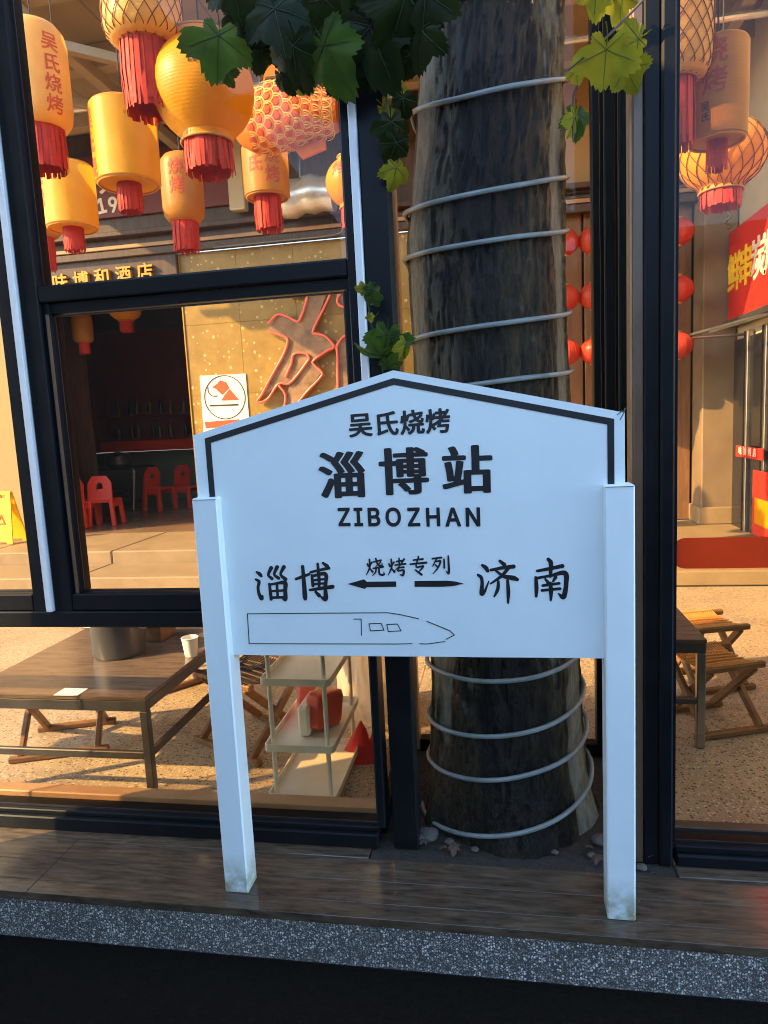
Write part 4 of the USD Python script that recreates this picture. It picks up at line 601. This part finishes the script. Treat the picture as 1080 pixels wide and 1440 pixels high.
# ================================================================== lanterns
def lantern(label, px, Y, r, zt, zb, shape, paper, tas, net=False, text=(), ztas=None, group='paper lanterns hanging under the terrace roof', ceil=4.7, neck=.5):
    cx = at(px, 200, Y)[0] if px > 10 else px
    cy = Y; H = zt-zb
    if shape == 'globe': pr = [(neck*r, zt)]+[(r*max(math.sin(t), neck), zb+H*(.5+.5*math.cos(t))) for t in np.linspace(.35, math.pi-.35, 15)]+[(neck*r, zb)]
    elif shape == 'round': pr = [(.45*r, zt), (.75*r, zt-.03*H), (.93*r, zt-.1*H), (r, zt-.22*H), (r, zb+.2*H), (.95*r, zb+.08*H), (.8*r, zb+.01*H), (.6*r, zb)]
    else: pr = [(.93*r, zt), (r, zt-.02*H), (r, zt-.5*H), (.985*r, zb+.02*H), (.9*r, zb)]
    pa = np.array(pr)[::-1]; pf = lambda z: np.interp(z, pa[:, 1], pa[:, 0])
    L = thing('lantern', label, 'lantern', (cx, cy, zb), group)
    part(L, 'shade', [lathe([(p[0], p[1]) for p in pa], cx, cy, 40)], paper, smooth=50)
    part(L, 'hoop', [tube([(cx+pa[k][0]*math.cos(t), cy+pa[k][0]*math.sin(t), pa[k][1]) for t in np.linspace(0, 2*np.pi, 32, endpoint=False)], .006, 6, closed=True) for k in (0, -1)], 'woven_cord', smooth=True)
    part(L, 'bottom_disc', [lathe([(0.001, zb+.004), (pa[0][0]-.004, zb+.004), (pa[0][0]-.004, zb+.010), (.001, zb+.010)], cx, cy, 28)], paper)
    part(L, 'cord', [tube([(cx, cy, zt-.05*H), (cx, cy, ceil)], .004, 6)], 'cord')
    rt_, zlow = tas
    fr = []; rg = np.random.default_rng(int(abs(px*7+Y*100)))
    for k in range(44):
        t = 2*np.pi*k/44+rg.uniform(-.03, .03); q = rt_*rg.uniform(.93, 1.03); l = zlow+rg.uniform(-.003, .012); w = rt_*.085
        d = np.array([-math.sin(t), math.cos(t), 0])*w; o = np.array([math.cos(t), math.sin(t), 0]); c0 = np.array([cx, cy, 0])
        q2 = q*rg.uniform(.9, 1.04); zt_ = zb+.004 if ztas is None else ztas
        V = [c0+o*q*.96-d+[0, 0, zt_], c0+o*q*.96+d+[0, 0, zt_], c0+o*q-d+[0, 0, (zt_+l)/2], c0+o*q+d+[0, 0, (zt_+l)/2], c0+o*q2-d*.8+[0, 0, l], c0+o*q2+d*.8+[0, 0, l]]
        fr.append(trimesh.Trimesh(V, [[0, 1, 3], [0, 3, 2], [2, 3, 5], [2, 5, 4]], process=False))
    fr.append(lathe([(rt_*.93, zlow+.035), (rt_*.93, zb+.003)], cx, cy, 28))
    part(L, 'tassel', fr, 'fringe_red', smooth=30)
    if net:
        tb = []
        for s in (-1, 1):
            for k in range(18):
                t = np.linspace(0, 1, 22); z = zb+H*t; a = 2*np.pi*k/18+s*t*H/(r*1.5)
                tb.append(tube(np.c_[cx+(pf(z)+.004)*np.cos(a), cy+(pf(z)+.004)*np.sin(a), z], .0024, 4))
        part(L, 'net', tb, 'net', smooth=True)
    for (ks, a_, zc, s, m) in text:
        for q, k in enumerate(ks):
            part(L, 'character', [wrap(glyph('n'+k, s), pf, cx, cy, math.radians(a_), zc-q*s*1.08)], m)
    return L
# angle -90 faces the road; more negative turns to the left
lantern('tall cream lantern with broad red tassel, nearest the left mullion', 61, 2.0, .178, 3.72, 3.16, 'round', 'paper_cream', (.125, 2.93), text=[('吴氏烧烤', -28, 3.56, .10, 'print_orange')])
lantern('netted cream lantern with long red tassel cut by the top of the picture', 216, 1.5, .183, 3.62, 3.245, 'round', 'paper_cream', (.12, 2.93), net=True)
lantern('straight yellow drum lantern with small red tassel left of the big globe', 176, 2.1, .185, 3.27, 2.845, 'drum', 'paper_yellow', (.073, 2.69), text=[('吴氏烧', -142, 3.16, .12, 'print_orange')])
lantern('small yellow drum lantern below the tall cream one', 90, 2.9, .182, 3.31, 2.89, 'drum', 'paper_yellow', (.075, 2.73), text=[('烧烤', -140, 3.2, .13, 'print_orange')])
lantern('big golden globe lantern with pleated red skirt', 292, 1.6, .245, 3.30, 2.81, 'globe', 'paper_gold', (.122, 2.665), text=[('烧烤', -142, 3.08, .09, 'print_red'), ('烧烤', -52, 3.16, .10, 'print_red'), ('吴氏', -78, 3.14, .05, 'print_dark')], neck=.52)
lantern('narrow amber lantern with red tassel in front of the maroon board', 251, 3.2, .152, 3.42, 2.95, 'round', 'paper_amber', (.098, 2.73), text=[('烧烤', -80, 3.28, .12, 'print_orange')])
lantern('short brown lantern with red tassel hanging under the fish lantern', 371, 2.9, .155, 3.27, 2.955, 'drum', 'paper_amber', (.095, 2.735), text=[('烧', -55, 3.17, .11, 'print_red'), ('烤', -55, 3.05, .11, 'print_red'), ('氏', -100, 3.12, .11, 'print_red')])
lantern('yellow globe lantern half hidden by the pale trim strip', 492, 3.0, .18, 3.19, 2.86, 'globe', 'paper_gold', (.09, 2.72), text=[('烤', -110, 3.07, .1, 'print_orange')])
lantern('amber lantern with red tassel cut by the left mullion', 44, 3.6, .16, 3.48, 3.07, 'round', 'paper_amber', (.1, 2.80))
lantern('tall netted lantern with red tassel right beside the thick right mullion', 946, 1.6, .16, 3.42, 2.82, 'round', 'paper_cream', (.09, 2.54), net=True)
lantern('amber drum lantern with red characters beside the white side wall', 1008, 1.7, .128, 2.99, 2.586, 'drum', 'paper_amber', (.046, 2.46), text=[('烧烤', -112, 2.91, .11, 'print_red'), ('吴氏', -128, 2.70, .04, 'print_dark')])
lantern('yellow netted globe lantern with red skirt lowest at the right', 1015, 2.35, .222, 2.925, 2.549, 'globe', 'paper_gold', (.105, 2.459), net=True, neck=.5)
lantern('netted brown lantern seen between the ribbed mullion and the right mullion', 896, 2.6, .14, 3.3, 2.70, 'round', 'paper_amber', (.1, 2.52), net=True)
lantern('globe lantern with red skirt hanging inside the dark doorway', -4.72, 6.6, .2, 3.12, 2.86, 'globe', 'paper_gold', (.09, 2.72), ceil=3.2, group='lanterns inside the doorway')
lantern('brown lantern hanging inside the dark doorway at its left', -5.28, 6.5, .13, 2.98, 2.62, 'round', 'paper_amber', (.07, 2.47), ceil=3.2, group='lanterns inside the doorway')
tg = thing('hanging_charm', 'small black charm under the netted globe lantern', 'charm', tuple(at(1024, 310, 2.3)))
part(tg, 'string', [tube([at(1022, 288, 2.3), at(1023, 312, 2.3)], .003, 5)], 'cord'); part(tg, 'knot', [tube(spline([at(1019, 296, 2.3), at(1028, 304, 2.28), at(1020, 312, 2.3), at(1028, 318, 2.3), at(1023, 322, 2.3)], 6), .005, 6)], 'cord', smooth=True)

# round red lanterns in a grid at the back
first = None
cols = [(.62, 'leftmost column beside the trunk'), (.90, 'second column behind the ribbed mullion'), (1.26, 'third column behind the right mullion'), (1.62, 'rightmost column by the brown pillar')]
for i, (x, cl) in enumerate(cols):
    for j, (z, rw) in enumerate(((2.97, 'top'), (2.47, 'middle'), (1.97, 'bottom'))):
        lab = f'round red lantern, {rw} of the {cl}'
        if first is None:
            first = thing('red_lantern', lab, 'lantern', (x, 5.0, z), 'round red lanterns strung in front of the back doors'); r_ = .145
            pr = [(.04, -.115)]+[(r_*math.sin(t), -.12*math.cos(t)) for t in np.linspace(.3, math.pi-.3, 13)]+[(.04, .115)]
            part(first, 'shade', [trimesh.creation.revolve(np.array(pr), sections=28)], 'paper_red', smooth=50, local=True)
            part(first, 'rib', [tube([(1.01*r_*math.sin(t)*math.cos(a), 1.01*r_*math.sin(t)*math.sin(a), -.121*math.cos(t)) for t in np.linspace(.3, math.pi-.3, 11)], .002, 4) for a in np.linspace(0, 2*np.pi, 14, endpoint=False)], 'fringe_red', local=True)
            part(first, 'cap', [trimesh.creation.cylinder(.045, .02, transform=trimesh.transformations.translation_matrix([0, 0, s*.12])) for s in (-1, 1)], 'gold_letter', local=True)
            part(first, 'cord', [tube([(0, 0, .12), (0, 0, .38)], .004, 5)], 'cord', local=True)
        else: copy_of(first, 'red_lantern', (x, 5.0, z), 11*i, lab, 'lantern', 'round red lanterns strung in front of the back doors')
solo('hanging_rail', [tube([(.3, 5.0, 3.36), (2.0, 5.0, 3.36)], .015, 8), tube([(.34, 5.0, 3.36), (.34, 5.0, 4.72)], .008, 6), tube([(1.97, 5.0, 3.36), (1.97, 5.0, 4.72)], .008, 6)], 'steel_dark', 'thin dark rail from which the round red lanterns hang', 'rail', smooth=40)

# the fish lantern
FC = np.array([-1.13, 2.2, 3.12]); fl = thing('fish_lantern', 'big orange fish-shaped lantern with round scale pattern beside the golden globe', 'lantern', tuple(FC))
def fish_r(t): return np.interp(t, [0, .06, .2, .4, .6, .8, .92, 1], [.03, .10, .165, .19, .175, .14, .115, .09])
def fish_p(t, a, out=0.):
    x = -.34+.62*t; h = fish_r(t)+out; return np.array([FC[0]+x, FC[1]+.62*h*math.cos(a), FC[2]+.03*math.sin(t*3)+h*math.sin(a)])
ts, as_ = np.linspace(0, 1, 25), np.linspace(0, 2*np.pi, 28, endpoint=False)
V = np.array([fish_p(t, a) for t in ts for a in as_]); n_ = 28; Fc = []
for i in range(24):
    for j in range(n_): Fc += [[i*n_+j, (i+1)*n_+j, (i+1)*n_+(j+1) % n_], [i*n_+j, (i+1)*n_+(j+1) % n_, i*n_+(j+1) % n_]]
fb = part(fl, 'body', [trimesh.Trimesh(V, Fc, process=False)], 'paper_orange', smooth=True)
def fin(poly, y, th, m, nm):
    g = to_wall(extr(Polygon(poly), th), FC[0], FC[1]+y, FC[2]); return part(fl, nm, [g], m)
fin([(-.15, .15), (-.13, .27), (-.06, .33), (.05, .29), (.10, .2), (.12, .14)], .012, .024, 'paper_orange', 'dorsal_fin'); fin([(-.13, .20), (-.12, .225), (.07, .215), (.085, .19)], .018, .036, 'print_cream', 'fin_band'); fin([(-.125, .232), (-.12, .245), (.06, .235), (.065, .222)], .02, .04, 'print_dark', 'fin_line')
fin([(.22, .05), (.30, .16), (.345, .13), (.36, .05), (.37, -.03), (.345, -.1), (.24, -.07)], .012, .024, 'paper_orange', 'tail_fin'); fin([(.0, -.13), (.06, -.21), (.2, -.17), (.2, -.09)], .012, .024, 'paper_orange', 'belly_fin')
for row, t in enumerate(np.linspace(.22, .9, 9)):
    for a in np.linspace(-1.2, 1.2, 7)+(row % 2)*.2:
        for side in (-1,):
            an = np.pi+a; c = fish_p(t, an, .003); e1 = fish_p(t+.02, an, .003)-c; e2 = fish_p(t, an+.1, .003)-c; e1 /= np.linalg.norm(e1); e2 /= np.linalg.norm(e2); nn = np.cross(e1, e2); nn *= np.sign(nn[1])*-1
            def disc(r0, r1, lift, k=12):
                V = []; 
                for q in range(k):
                    th = (2*np.pi*q/k) if r1 < .03 else (-1.75+3.5*q/(k-1))
                    for r in (r0, r1): V.append(c+e1*r*math.cos(th)+e2*r*math.sin(th)+nn*lift*(1 if r == r1 else .2))
                return trimesh.Trimesh(V, [f for q in range(k) for f in ([2*q, 2*q+1, 2*((q+1) % k)+1], [2*q, 2*((q+1) % k)+1, 2*((q+1) % k)])], process=False)
            def arc(r0, r1):
                g = disc(r0, r1, .002); keep = np.ones(len(g.faces), bool); keep[-2:] = False; g.update_faces(keep); return g
            part(fb, 'scale', [arc(.047, .040), arc(.033, .030)], 'print_cream'); part(fb, 'scale_spot', [disc(.020, .0005, .002)], 'print_orange')
part(fl, 'eye', [trimesh.creation.icosphere(2, .03).apply_translation(fish_p(.12, np.pi, .0)+[0, -.0, .03])], 'print_cream', smooth=True)
part(fl, 'cord', [tube([FC+[-.02, 0, .28], FC+[-.06, 0, 1.58]], .004, 6), tube([FC+[.1, 0, .12], FC+[-.03, 0, .9]], .003, 5)], 'cord')

# ================================================================== furniture on the terrace
tb = thing('low_table', 'low brown barbecue table with dark metal frame behind the left window', 'table', (-2.1, .8, 0))
tx0, tx1, ty0, ty1, tz = -2.13, -1.335, .45, 1.78, .415
part(tb, 'table_top', [bx(tx0, tx1, ty0, ty1, tz-.006, tz+.012, .003)], 'table_wood'); part(tb, 'edge_rail', [bx(tx0, tx1-.003, ty0+.004, ty0+.03, tz-.05, tz-.007, .003), bx(tx0, tx1-.003, ty1-.03, ty1-.004, tz-.05, tz-.007, .003), bx(tx1-.03, tx1-.004, ty0+.031, ty1-.031, tz-.05, tz-.007, .003)], 'steel_dark')
for x in (tx1-.036, tx0+.004):
    for y in (ty0+.006, ty1-.038): part(tb, 'leg', [bx(x, x+.032, y, y+.032, 0, tz-.051, .003)], 'steel_dark')
part(tb, 'stretcher', [bx(tx0+.036, tx1-.037, ty0+.01, ty0+.03, .17, .2, .003)], 'steel_dark'); part(tb, 'stretcher', [bx(tx1-.033, tx1-.012, ty0+.039, ty1-.039, .17, .2, .003)], 'steel_dark')
p = atz(100, 973, tz+.013); solo('paper_napkin', [bx(p[0]-.05, p[0]+.05, p[1]-.035, p[1]+.035, tz+.0125, tz+.0145)], 'paper_white', 'white paper slip lying on the brown low table', 'paper', loc=tuple(p))
p = atz(150, 930, tz+.013)+[0, .11, 0]; pot = thing('steel_pot', 'steel pot standing at the back of the brown low table', 'pot', tuple(p))
part(pot, 'body', [lathe([(.001, tz+.013), (.108, tz+.013), (.115, tz+.03), (.115, tz+.17), (.12, tz+.175), (.112, tz+.18), (.108, tz+.17), (.108, tz+.03), (.001, tz+.03)], p[0], p[1], 36)], 'steel_dark', smooth=40)
for s in (-1, 1): part(pot, 'handle', [tube([(p[0]+s*.114, p[1]-.03, tz+.14), (p[0]+s*.15, p[1]-.03, tz+.14), (p[0]+s*.15, p[1]+.03, tz+.14), (p[0]+s*.114, p[1]+.03, tz+.14)], .006, 6)], 'steel', smooth=40)

p = atz(205, 905, tz+.013); wb = thing('wooden_box', 'small brown wooden box behind the steel pot on the low table', 'box', tuple(p))
part(wb, 'body', [bx(p[0]-.07, p[0]+.07, p[1]+.02, p[1]+.17, tz+.013, tz+.085, .004)], 'stool_wood'); part(wb, 'lid', [bx(p[0]-.075, p[0]+.075, p[1]+.015, p[1]+.175, tz+.0855, tz+.1, .004)], 'stool_wood')
p = atz(269, 922, tz+.013); cu = thing('paper_cup', 'pale paper cup standing near the right edge of the low table', 'cup', tuple(p))
part(cu, 'body', [lathe([(.001, tz+.0135), (.026, tz+.0135), (.036, tz+.095), (.034, tz+.095), (.025, tz+.018), (.001, tz+.018)], p[0], p[1], 24)], 'paper_white', smooth=40); part(cu, 'rim', [tube([(p[0]+.036*math.cos(t), p[1]+.036*math.sin(t), tz+.096) for t in np.linspace(0, 2*np.pi, 24, endpoint=False)], .002, 5, closed=True)], 'paper_white', smooth=True)
def stool(label, cx, cy, rot, m_cord, h=.30, w=.30, l=.30):
    T = trimesh.transformations.rotation_matrix(rot, [0, 0, 1]); T[:3, 3] = (cx, cy, 0)
    S = thing('folding_stool', label, 'stool', (cx, cy, 0), 'low folding wooden stools on the terrace')
    def P(nm, ms, m, sm=False):
        g = join(ms); g.apply_transform(T); part(S, nm, [g], m, smooth=sm)
    for x in (-w/2, w/2):
        P('leg', [bar((x, -l/2+.01, .02), (x, l/2-.02, h-.01), .024, .034, .004)], 'stool_wood'); o = .026 if x < 0 else -.026
        P('leg', [bar((x+o, l/2-.01, .02), (x+o, -l/2+.02, h-.01), .024, .034, .004)], 'stool_wood')
    for y, z, e in ((-l/2+.01, .014, .03), (l/2-.01, .014, .0), (-l/2+.02, h, .0), (l/2-.02, h, .03)):
        P('crossbar', [bar((-w/2-e-.02, y, z), (w/2+e+.02, y, z), .032, .028, .006)], 'stool_wood')
    cs = [tube(spline([(x, -l/2+.008, h+.016), (x+.004*math.sin(k), -.05, h+.004-.012), (x-.003*math.cos(k), .05, h+.004-.012), (x, l/2-.008, h+.016)], 4), .0042, 5) for k, x in enumerate(np.linspace(-w/2+.012, w/2-.012, 20))]
    cs += [tube(spline([(-w/2+.005, y, h-.004), (0, y+.003, h-.001), (w/2-.005, y, h-.004)], 4), .0038, 5) for y in np.linspace(-l/2+.05, l/2-.05, 7)]
    P('woven_seat', cs, m_cord, True)
stool('dark folding stool standing under the brown low table', -2.02, .92, .35, 'woven_dark', .31, .32, .33)
stool('folding stool between the low table and the white rack, half behind the left sign post', -1.14, 1.0, -.5, 'woven_dark', .33, .34, .34)
stool('folding stool with orange woven seat nearest the right window', .90, 1.30, .35, 'woven_cord', .30, .26, .30)
stool('folding stool with orange woven seat, the farther one behind the right table', 1.0, 1.78, .3, 'woven_cord', .32, .26, .30)
stool('folding stool beyond the steel pot behind the low table', -1.92, 1.62, .9, 'woven_cord', .34, .3, .3)

tr = thing('low_table', 'low dark table seen at the left edge of the right window', 'table', (.6, 1.35, 0))
part(tr, 'table_top', [bx(.42, .80, 1.03, 1.62, .452, .47, .003)], 'table_wood'); part(tr, 'edge_rail', [bx(.42, .798, 1.034, 1.06, .41, .4515, .003), bx(.772, .798, 1.061, 1.61, .41, .4515, .003)], 'steel_dark')
for x, y in ((.765, 1.036), (.765, 1.58), (.52, 1.036)): part(tr, 'leg', [bx(x, x+.034, y, y+.034, 0, .409, .004)], 'steel')
part(tr, 'stretcher', [bx(.42, .764, 1.04, 1.065, .19, .215, .003)], 'steel_dark')

# three-tier wire rack
rk = thing('tiered_rack', 'cream painted three-tier metal rack under the sign board', 'rack', (-.74, .62, 0))
RX0, RX1, RY0, RY1 = -.85, -.645, .46, .86
for x in (RX0, RX1):
    for y in (RY0, RY1): part(rk, 'post', [tube([(x, y, 0.0), (x, y, .85)], .0085, 10)], 'rack_paint', smooth=40)
for z in (.045, .235, .485, .72):
    out = Polygon([(RX0-.012, RY0-.012), (RX1+.012, RY0-.012), (RX1+.012, RY1+.012), (RX0-.012, RY1+.012)]).buffer(.015, quad_segs=4)
    b0 = extr(out, .003); b0.apply_translation([0, 0, z]); rim = extr(out.difference(out.buffer(-.004)), .024); rim.apply_translation([0, 0, z+.0031])
    ty = part(rk, 'tray', [b0], 'rack_paint'); part(ty, 'rim', [rim], 'rack_paint')
def pillow(cx, cy, cz, sx, sy, sz, rot, m, name, label, cat, tilt=0.):
    g = trimesh.creation.icosphere(3, 1.0); v = g.vertices; g.vertices = np.sign(v)*np.abs(v)**.32; g.vertices *= 1+.10*(meshkit.fbm(v*2.2+cx*9, 3)[:, None]-.5)
    g.vertices *= [sx/2, sy/2, sz/2]; g.apply_transform(trimesh.transformations.euler_matrix(tilt, 0, rot)); g.apply_translation([cx, cy, cz]); return solo(name, [g], m, label, cat, smooth=True, loc=(cx, cy, cz))
pillow(-.79, .72, .30, .08, .22, .13, .25, 'pack_red', 'tissue_pack', 'red and white tissue pack standing at the left of the rack tray', 'pack', .2)
tp = pillow(-.70, .64, .315, .075, .17, .14, -.35, 'pack_red', 'tissue_pack', 'red wrapped pack with a grey panel at the right of the rack tray', 'pack', -.2)
solo('folded_cloth', [bx(-.78, -.735, .54, .8, .242, .36, .01)], 'rack_paint', 'cream folded cloth standing between the packs on the rack', 'cloth', loc=(-.757, .67, .24))
th, tz_ = np.meshgrid(np.linspace(0, 2*np.pi, 72, endpoint=False), np.linspace(0, 1, 30)); rad = (.55+.45*np.sin(np.clip(tz_*1.25+.1, 0, 1)*np.pi*.62))*(1+.16*np.sin(th*9+2*np.sin(tz_*4))+.10*np.sin(th*4-tz_*5))
bag_v = np.stack([-.615+.15*rad*np.cos(th)+.05*tz_, 1.04+.13*rad*np.sin(th), .12+.62*(1-tz_)], -1).reshape(-1, 3); q_ = np.array([[i*72+j, i*72+(j+1) % 72, (i+1)*72+(j+1) % 72, (i+1)*72+j] for i in range(29) for j in range(72)])
solo('plastic_bag', [trimesh.Trimesh(bag_v, np.vstack([q_[:, [0, 2, 1]], q_[:, [0, 3, 2]]]), process=False)], 'clear_bag', 'tall clear folded plastic sheet hanging right of the cream rack', 'plastic sheet', smooth=True, loc=(-.6, 1.0, .1))
for x, y, r, h, l in ((-.625, .84, .09, .2, 'dark red pointed cloth on the floor directly right of the rack'), (-.565, .9, .05, .17, 'bright red pointed cloth beside the plastic bag')):
    cn = trimesh.creation.cone(r, h, sections=9); cn = cn.subdivide().subdivide(); cn.vertices *= 1+.25*(meshkit.fbm(cn.vertices*14+x*5, 3)[:, None]-.5); cn.vertices *= [1., .45, .9]; cn.vertices[:, 0] += .12*cn.vertices[:, 2]; cn.apply_translation([x, y, 0]); solo('red_cloth', [cn], 'sign_red', l, 'cloth', smooth=40, loc=(x, y, 0))
solo('cardboard_box', [bx(-.60, -.47, 1.12, 1.5, .0, .5, .006)], 'cream_wall', 'tall pale carton behind the plastic bag', 'box', loc=(-.53, 1.3, 0))

# wet floor sign
wf = thing('wet_floor_sign', 'yellow folding floor warning sign near the left column', 'floor sign', (-5.58, 5.1, .25))
def board_side(s):
    o = Polygon([(-.15, 0), (.15, 0), (.10, .60), (-.10, .60)]).difference(Polygon([(-.05, .52), (.05, .52), (.045, .56), (-.045, .56)])).difference(Polygon([(-.08, 0), (.08, 0), (.07, .03), (-.07, .03)]))
    g = extr(o, .014); g.apply_transform(trimesh.transformations.rotation_matrix(math.pi/2-s*.2, [1, 0, 0])); g.apply_translation([-5.58, 5.1-s*.13, .252]); return g
part(wf, 'panel', [board_side(1)], 'plastic_yellow'); part(wf, 'panel', [board_side(-1)], 'plastic_yellow'); tri = Polygon([(-.06, .22), (.06, .22), (0, .34)]).difference(Polygon([(-.035, .235), (.035, .235), (0, .31)]))
g = extr(tri, .004); g.apply_transform(trimesh.transformations.rotation_matrix(math.pi/2-.2, [1, 0, 0])); g.apply_translation([-5.58, 5.1-.13-.016, .255]); part(wf, 'warning_symbol', [g], 'print_orange')

# red plastic chairs inside the doorway
def chair(label, cx, cy, rot):
    C = thing('plastic_chair', label, 'chair', (cx, cy, .25), 'red plastic chairs inside the doorway'); T = trimesh.transformations.rotation_matrix(rot, [0, 0, 1]); T[:3, :3] *= .76; T[:3, 3] = (cx, cy, .25)
    def P(nm, ms, sm=False):
        g = join(ms); g.apply_transform(T); part(C, nm, [g], 'plastic_red', smooth=sm)
    P('seat', [bx(-.22, .22, -.22, .22, .40, .45, .015)]); P('apron', [bx(-.21, -.17, -.2, .2, .32, .399, .01), bx(.17, .21, -.2, .2, .32, .399, .01)])
    for x in (-.19, .19):
        for y in (-.19, .19): P('leg', [bar((x*1.12, y*1.12, 0), (x*.95, y*.95, .42), .085, .06, .01)])
    bk = Polygon([(-.21, .0), (.21, .0), (.20, .30), (.12, .42), (-.12, .42), (-.20, .30)]).difference(Polygon([(-.06, .20), (.06, .20), (.05, .27), (.03, .30), (-.03, .30), (-.05, .27)]))
    g = extr(bk, .035); g.apply_transform(trimesh.transformations.rotation_matrix(math.pi/2+.14, [1, 0, 0])); g.apply_translation([0, .205, .44]); P('backrest', [g])
chair('red plastic chair nearest the doorway left jamb', -5.40, 6.2, 3.2); chair('second red plastic chair from the left inside the doorway', -5.12, 6.35, 3.3); chair('red plastic chair turned sideways by the dark table', -5.15, 7.85, 1.25); chair('red plastic chair half hidden behind the sign board edge', -4.78, 8.1, 1.2)
dt = thing('dining_table', 'dark table with pale legs inside the doorway', 'table', (-6.4, 8.0, .25))
part(dt, 'table_top', [bx(-7.2, -5.6, 7.9, 8.6, .87, .9, .005)], 'room_dark')
for x in (-7.15, -6.45, -5.65): part(dt, 'leg', [tube([(x, 7.95, .25), (x+.04, 8.0, .87)], .018, 8)], 'steel')
part(dt, 'stretcher', [tube([(-7.15, 7.97, .55), (-5.65, 7.97, .55)], .012, 6)], 'steel')
pk = thing('black_pot', 'black lidded pot on the dark table inside the doorway', 'pot', (-5.95, 8.15, .9)); part(pk, 'body', [lathe([(.001, .901), (.15, .901), (.2, .96), (.2, 1.08), (.001, 1.08)], -5.95, 8.15, 24)], 'steel_dark', smooth=40); part(pk, 'lid', [lathe([(.205, 1.081), (.12, 1.13), (.02, 1.15), (.02, 1.2), (.001, 1.2)][::-1], -5.95, 8.15, 24)], 'steel_dark', smooth=40)
cb = thing('wall_cabinet', 'dark red wall cabinet with bottle shelves inside the doorway', 'cabinet', (-6.2, 9.4, 1.1))
part(cb, 'base_panel', [bx(-6.9, -3.6, 9.2, 9.59, 1.12, 1.30, .01)], 'strip_red'); part(cb, 'side', [bx(-7.0, -6.93, 9.2, 9.59, 1.12, 2.4)], 'maroon')
for z in (1.31, 1.72): part(cb, 'shelf', [bx(-6.92, -3.5, 9.25, 9.59, z, z+.03)], 'maroon_dark')
q = 0
for z, n_b in ((1.345, 11), (1.755, 9)):
    for k in range(n_b):
        x = -6.6+k*.2+RNG.uniform(-.05, .05); r0 = RNG.uniform(.032, .045); hb = RNG.uniform(.2, .3)
        solo('bottle', [lathe([(.001, z), (r0, z), (r0, z+hb*.6), (.013, z+hb*.78), (.013, z+hb), (.001, z+hb)], x, 9.38, 14)], ('bottle_green', 'bottle_clear', 'bottle_clear')[q % 3], 'small bottle standing on the dark cabinet shelves inside the doorway', 'bottle', 'bottles on the cabinet shelves', smooth=40, loc=(x, 9.38, z)); q += 1

# ================================================================== the right side wall
SX = 2.2
ss = thing('side_sign', 'bright red signboard with yellow and white characters on the right side wall', 'sign', (SX, 4.6, 2.2))
part(ss, 'board', [bx(SX-.06, SX+.035, 3.2, 5.27, 2.18, 2.98, .006)], 'sign_red')
for k, (c, m) in enumerate((('鲜', 'yellow_letter'), ('串', 'yellow_letter'), ('炭', 'cream_letter'), ('烤', 'cream_letter'))):
    part(ss, 'character', [to_side(extr(glyph('n'+c, .36), .012), SX-.055, 5.10-k*.30, 2.56)], m)
part(ss, 'lower_trim', [bx(SX-.10, SX+.03, 3.2, 5.27, 2.12, 2.178, .006)], 'steel_dark')
fd = thing('folding_door', 'row of dark folding door leaves with pale frames under the red signboard', 'door', (SX, 4, 0))
for k in range(5):
    y = 3.1+k*.43
    part(fd, 'stile', [bx(SX-.03, SX+.02, y, y+.045, .0, 2.05, .004)], 'steel'); part(fd, 'stile', [bx(SX-.032, SX+.02, y+.05, y+.09, .0, 2.05, .004)], 'alu_dark'); part(fd, 'leaf_glass', [bx(SX-.005, SX+.005, y+.091, y+.428, .1, 2.0)], 'dark_glass')
for k, (a, b) in enumerate((((SX-.5, 5.0, 2.05), (SX-.02, 4.2, 2.12)), ((SX-.4, 4.6, 2.03), (SX-.02, 3.6, 2.1)))): part(fd, 'arm', [bar(a, b, .025, .025, .004)], 'steel_dark')
part(fd, 'arm', [tube([(SX-.55, 5.0, 2.03), (SX+.0, 5.0, 2.03)], .012, 8)], 'steel')
sp = thing('small_sign', 'small red notice with white characters on the right side doors', 'sign', (SX-.05, 4.6, 1.0))
p0, p1 = (5.05, 4.55); part(sp, 'plate', [bx(SX-.055, SX-.04, 4.35, 5.0, .93, 1.03, .002)], 'sign_red')
for k, c in enumerate('味博烤店'): part(sp, 'character', [to_side(extr(glyph('n'+c, .08), .003), SX-.0545, 4.88-k*.12, .98)], 'cream_letter')
po = thing('floor_poster', 'red and orange standing poster at the right edge beneath the small notice', 'poster', (SX-.1, 4.2, .25)); part(po, 'sheet', [bx(SX-.1, SX-.085, 3.75, 4.42, .3, .85, .003)], 'sign_red'); part(po, 'picture', [bx(SX-.103, SX-.0995, 3.8, 4.36, .4, .62)], 'paper_gold')
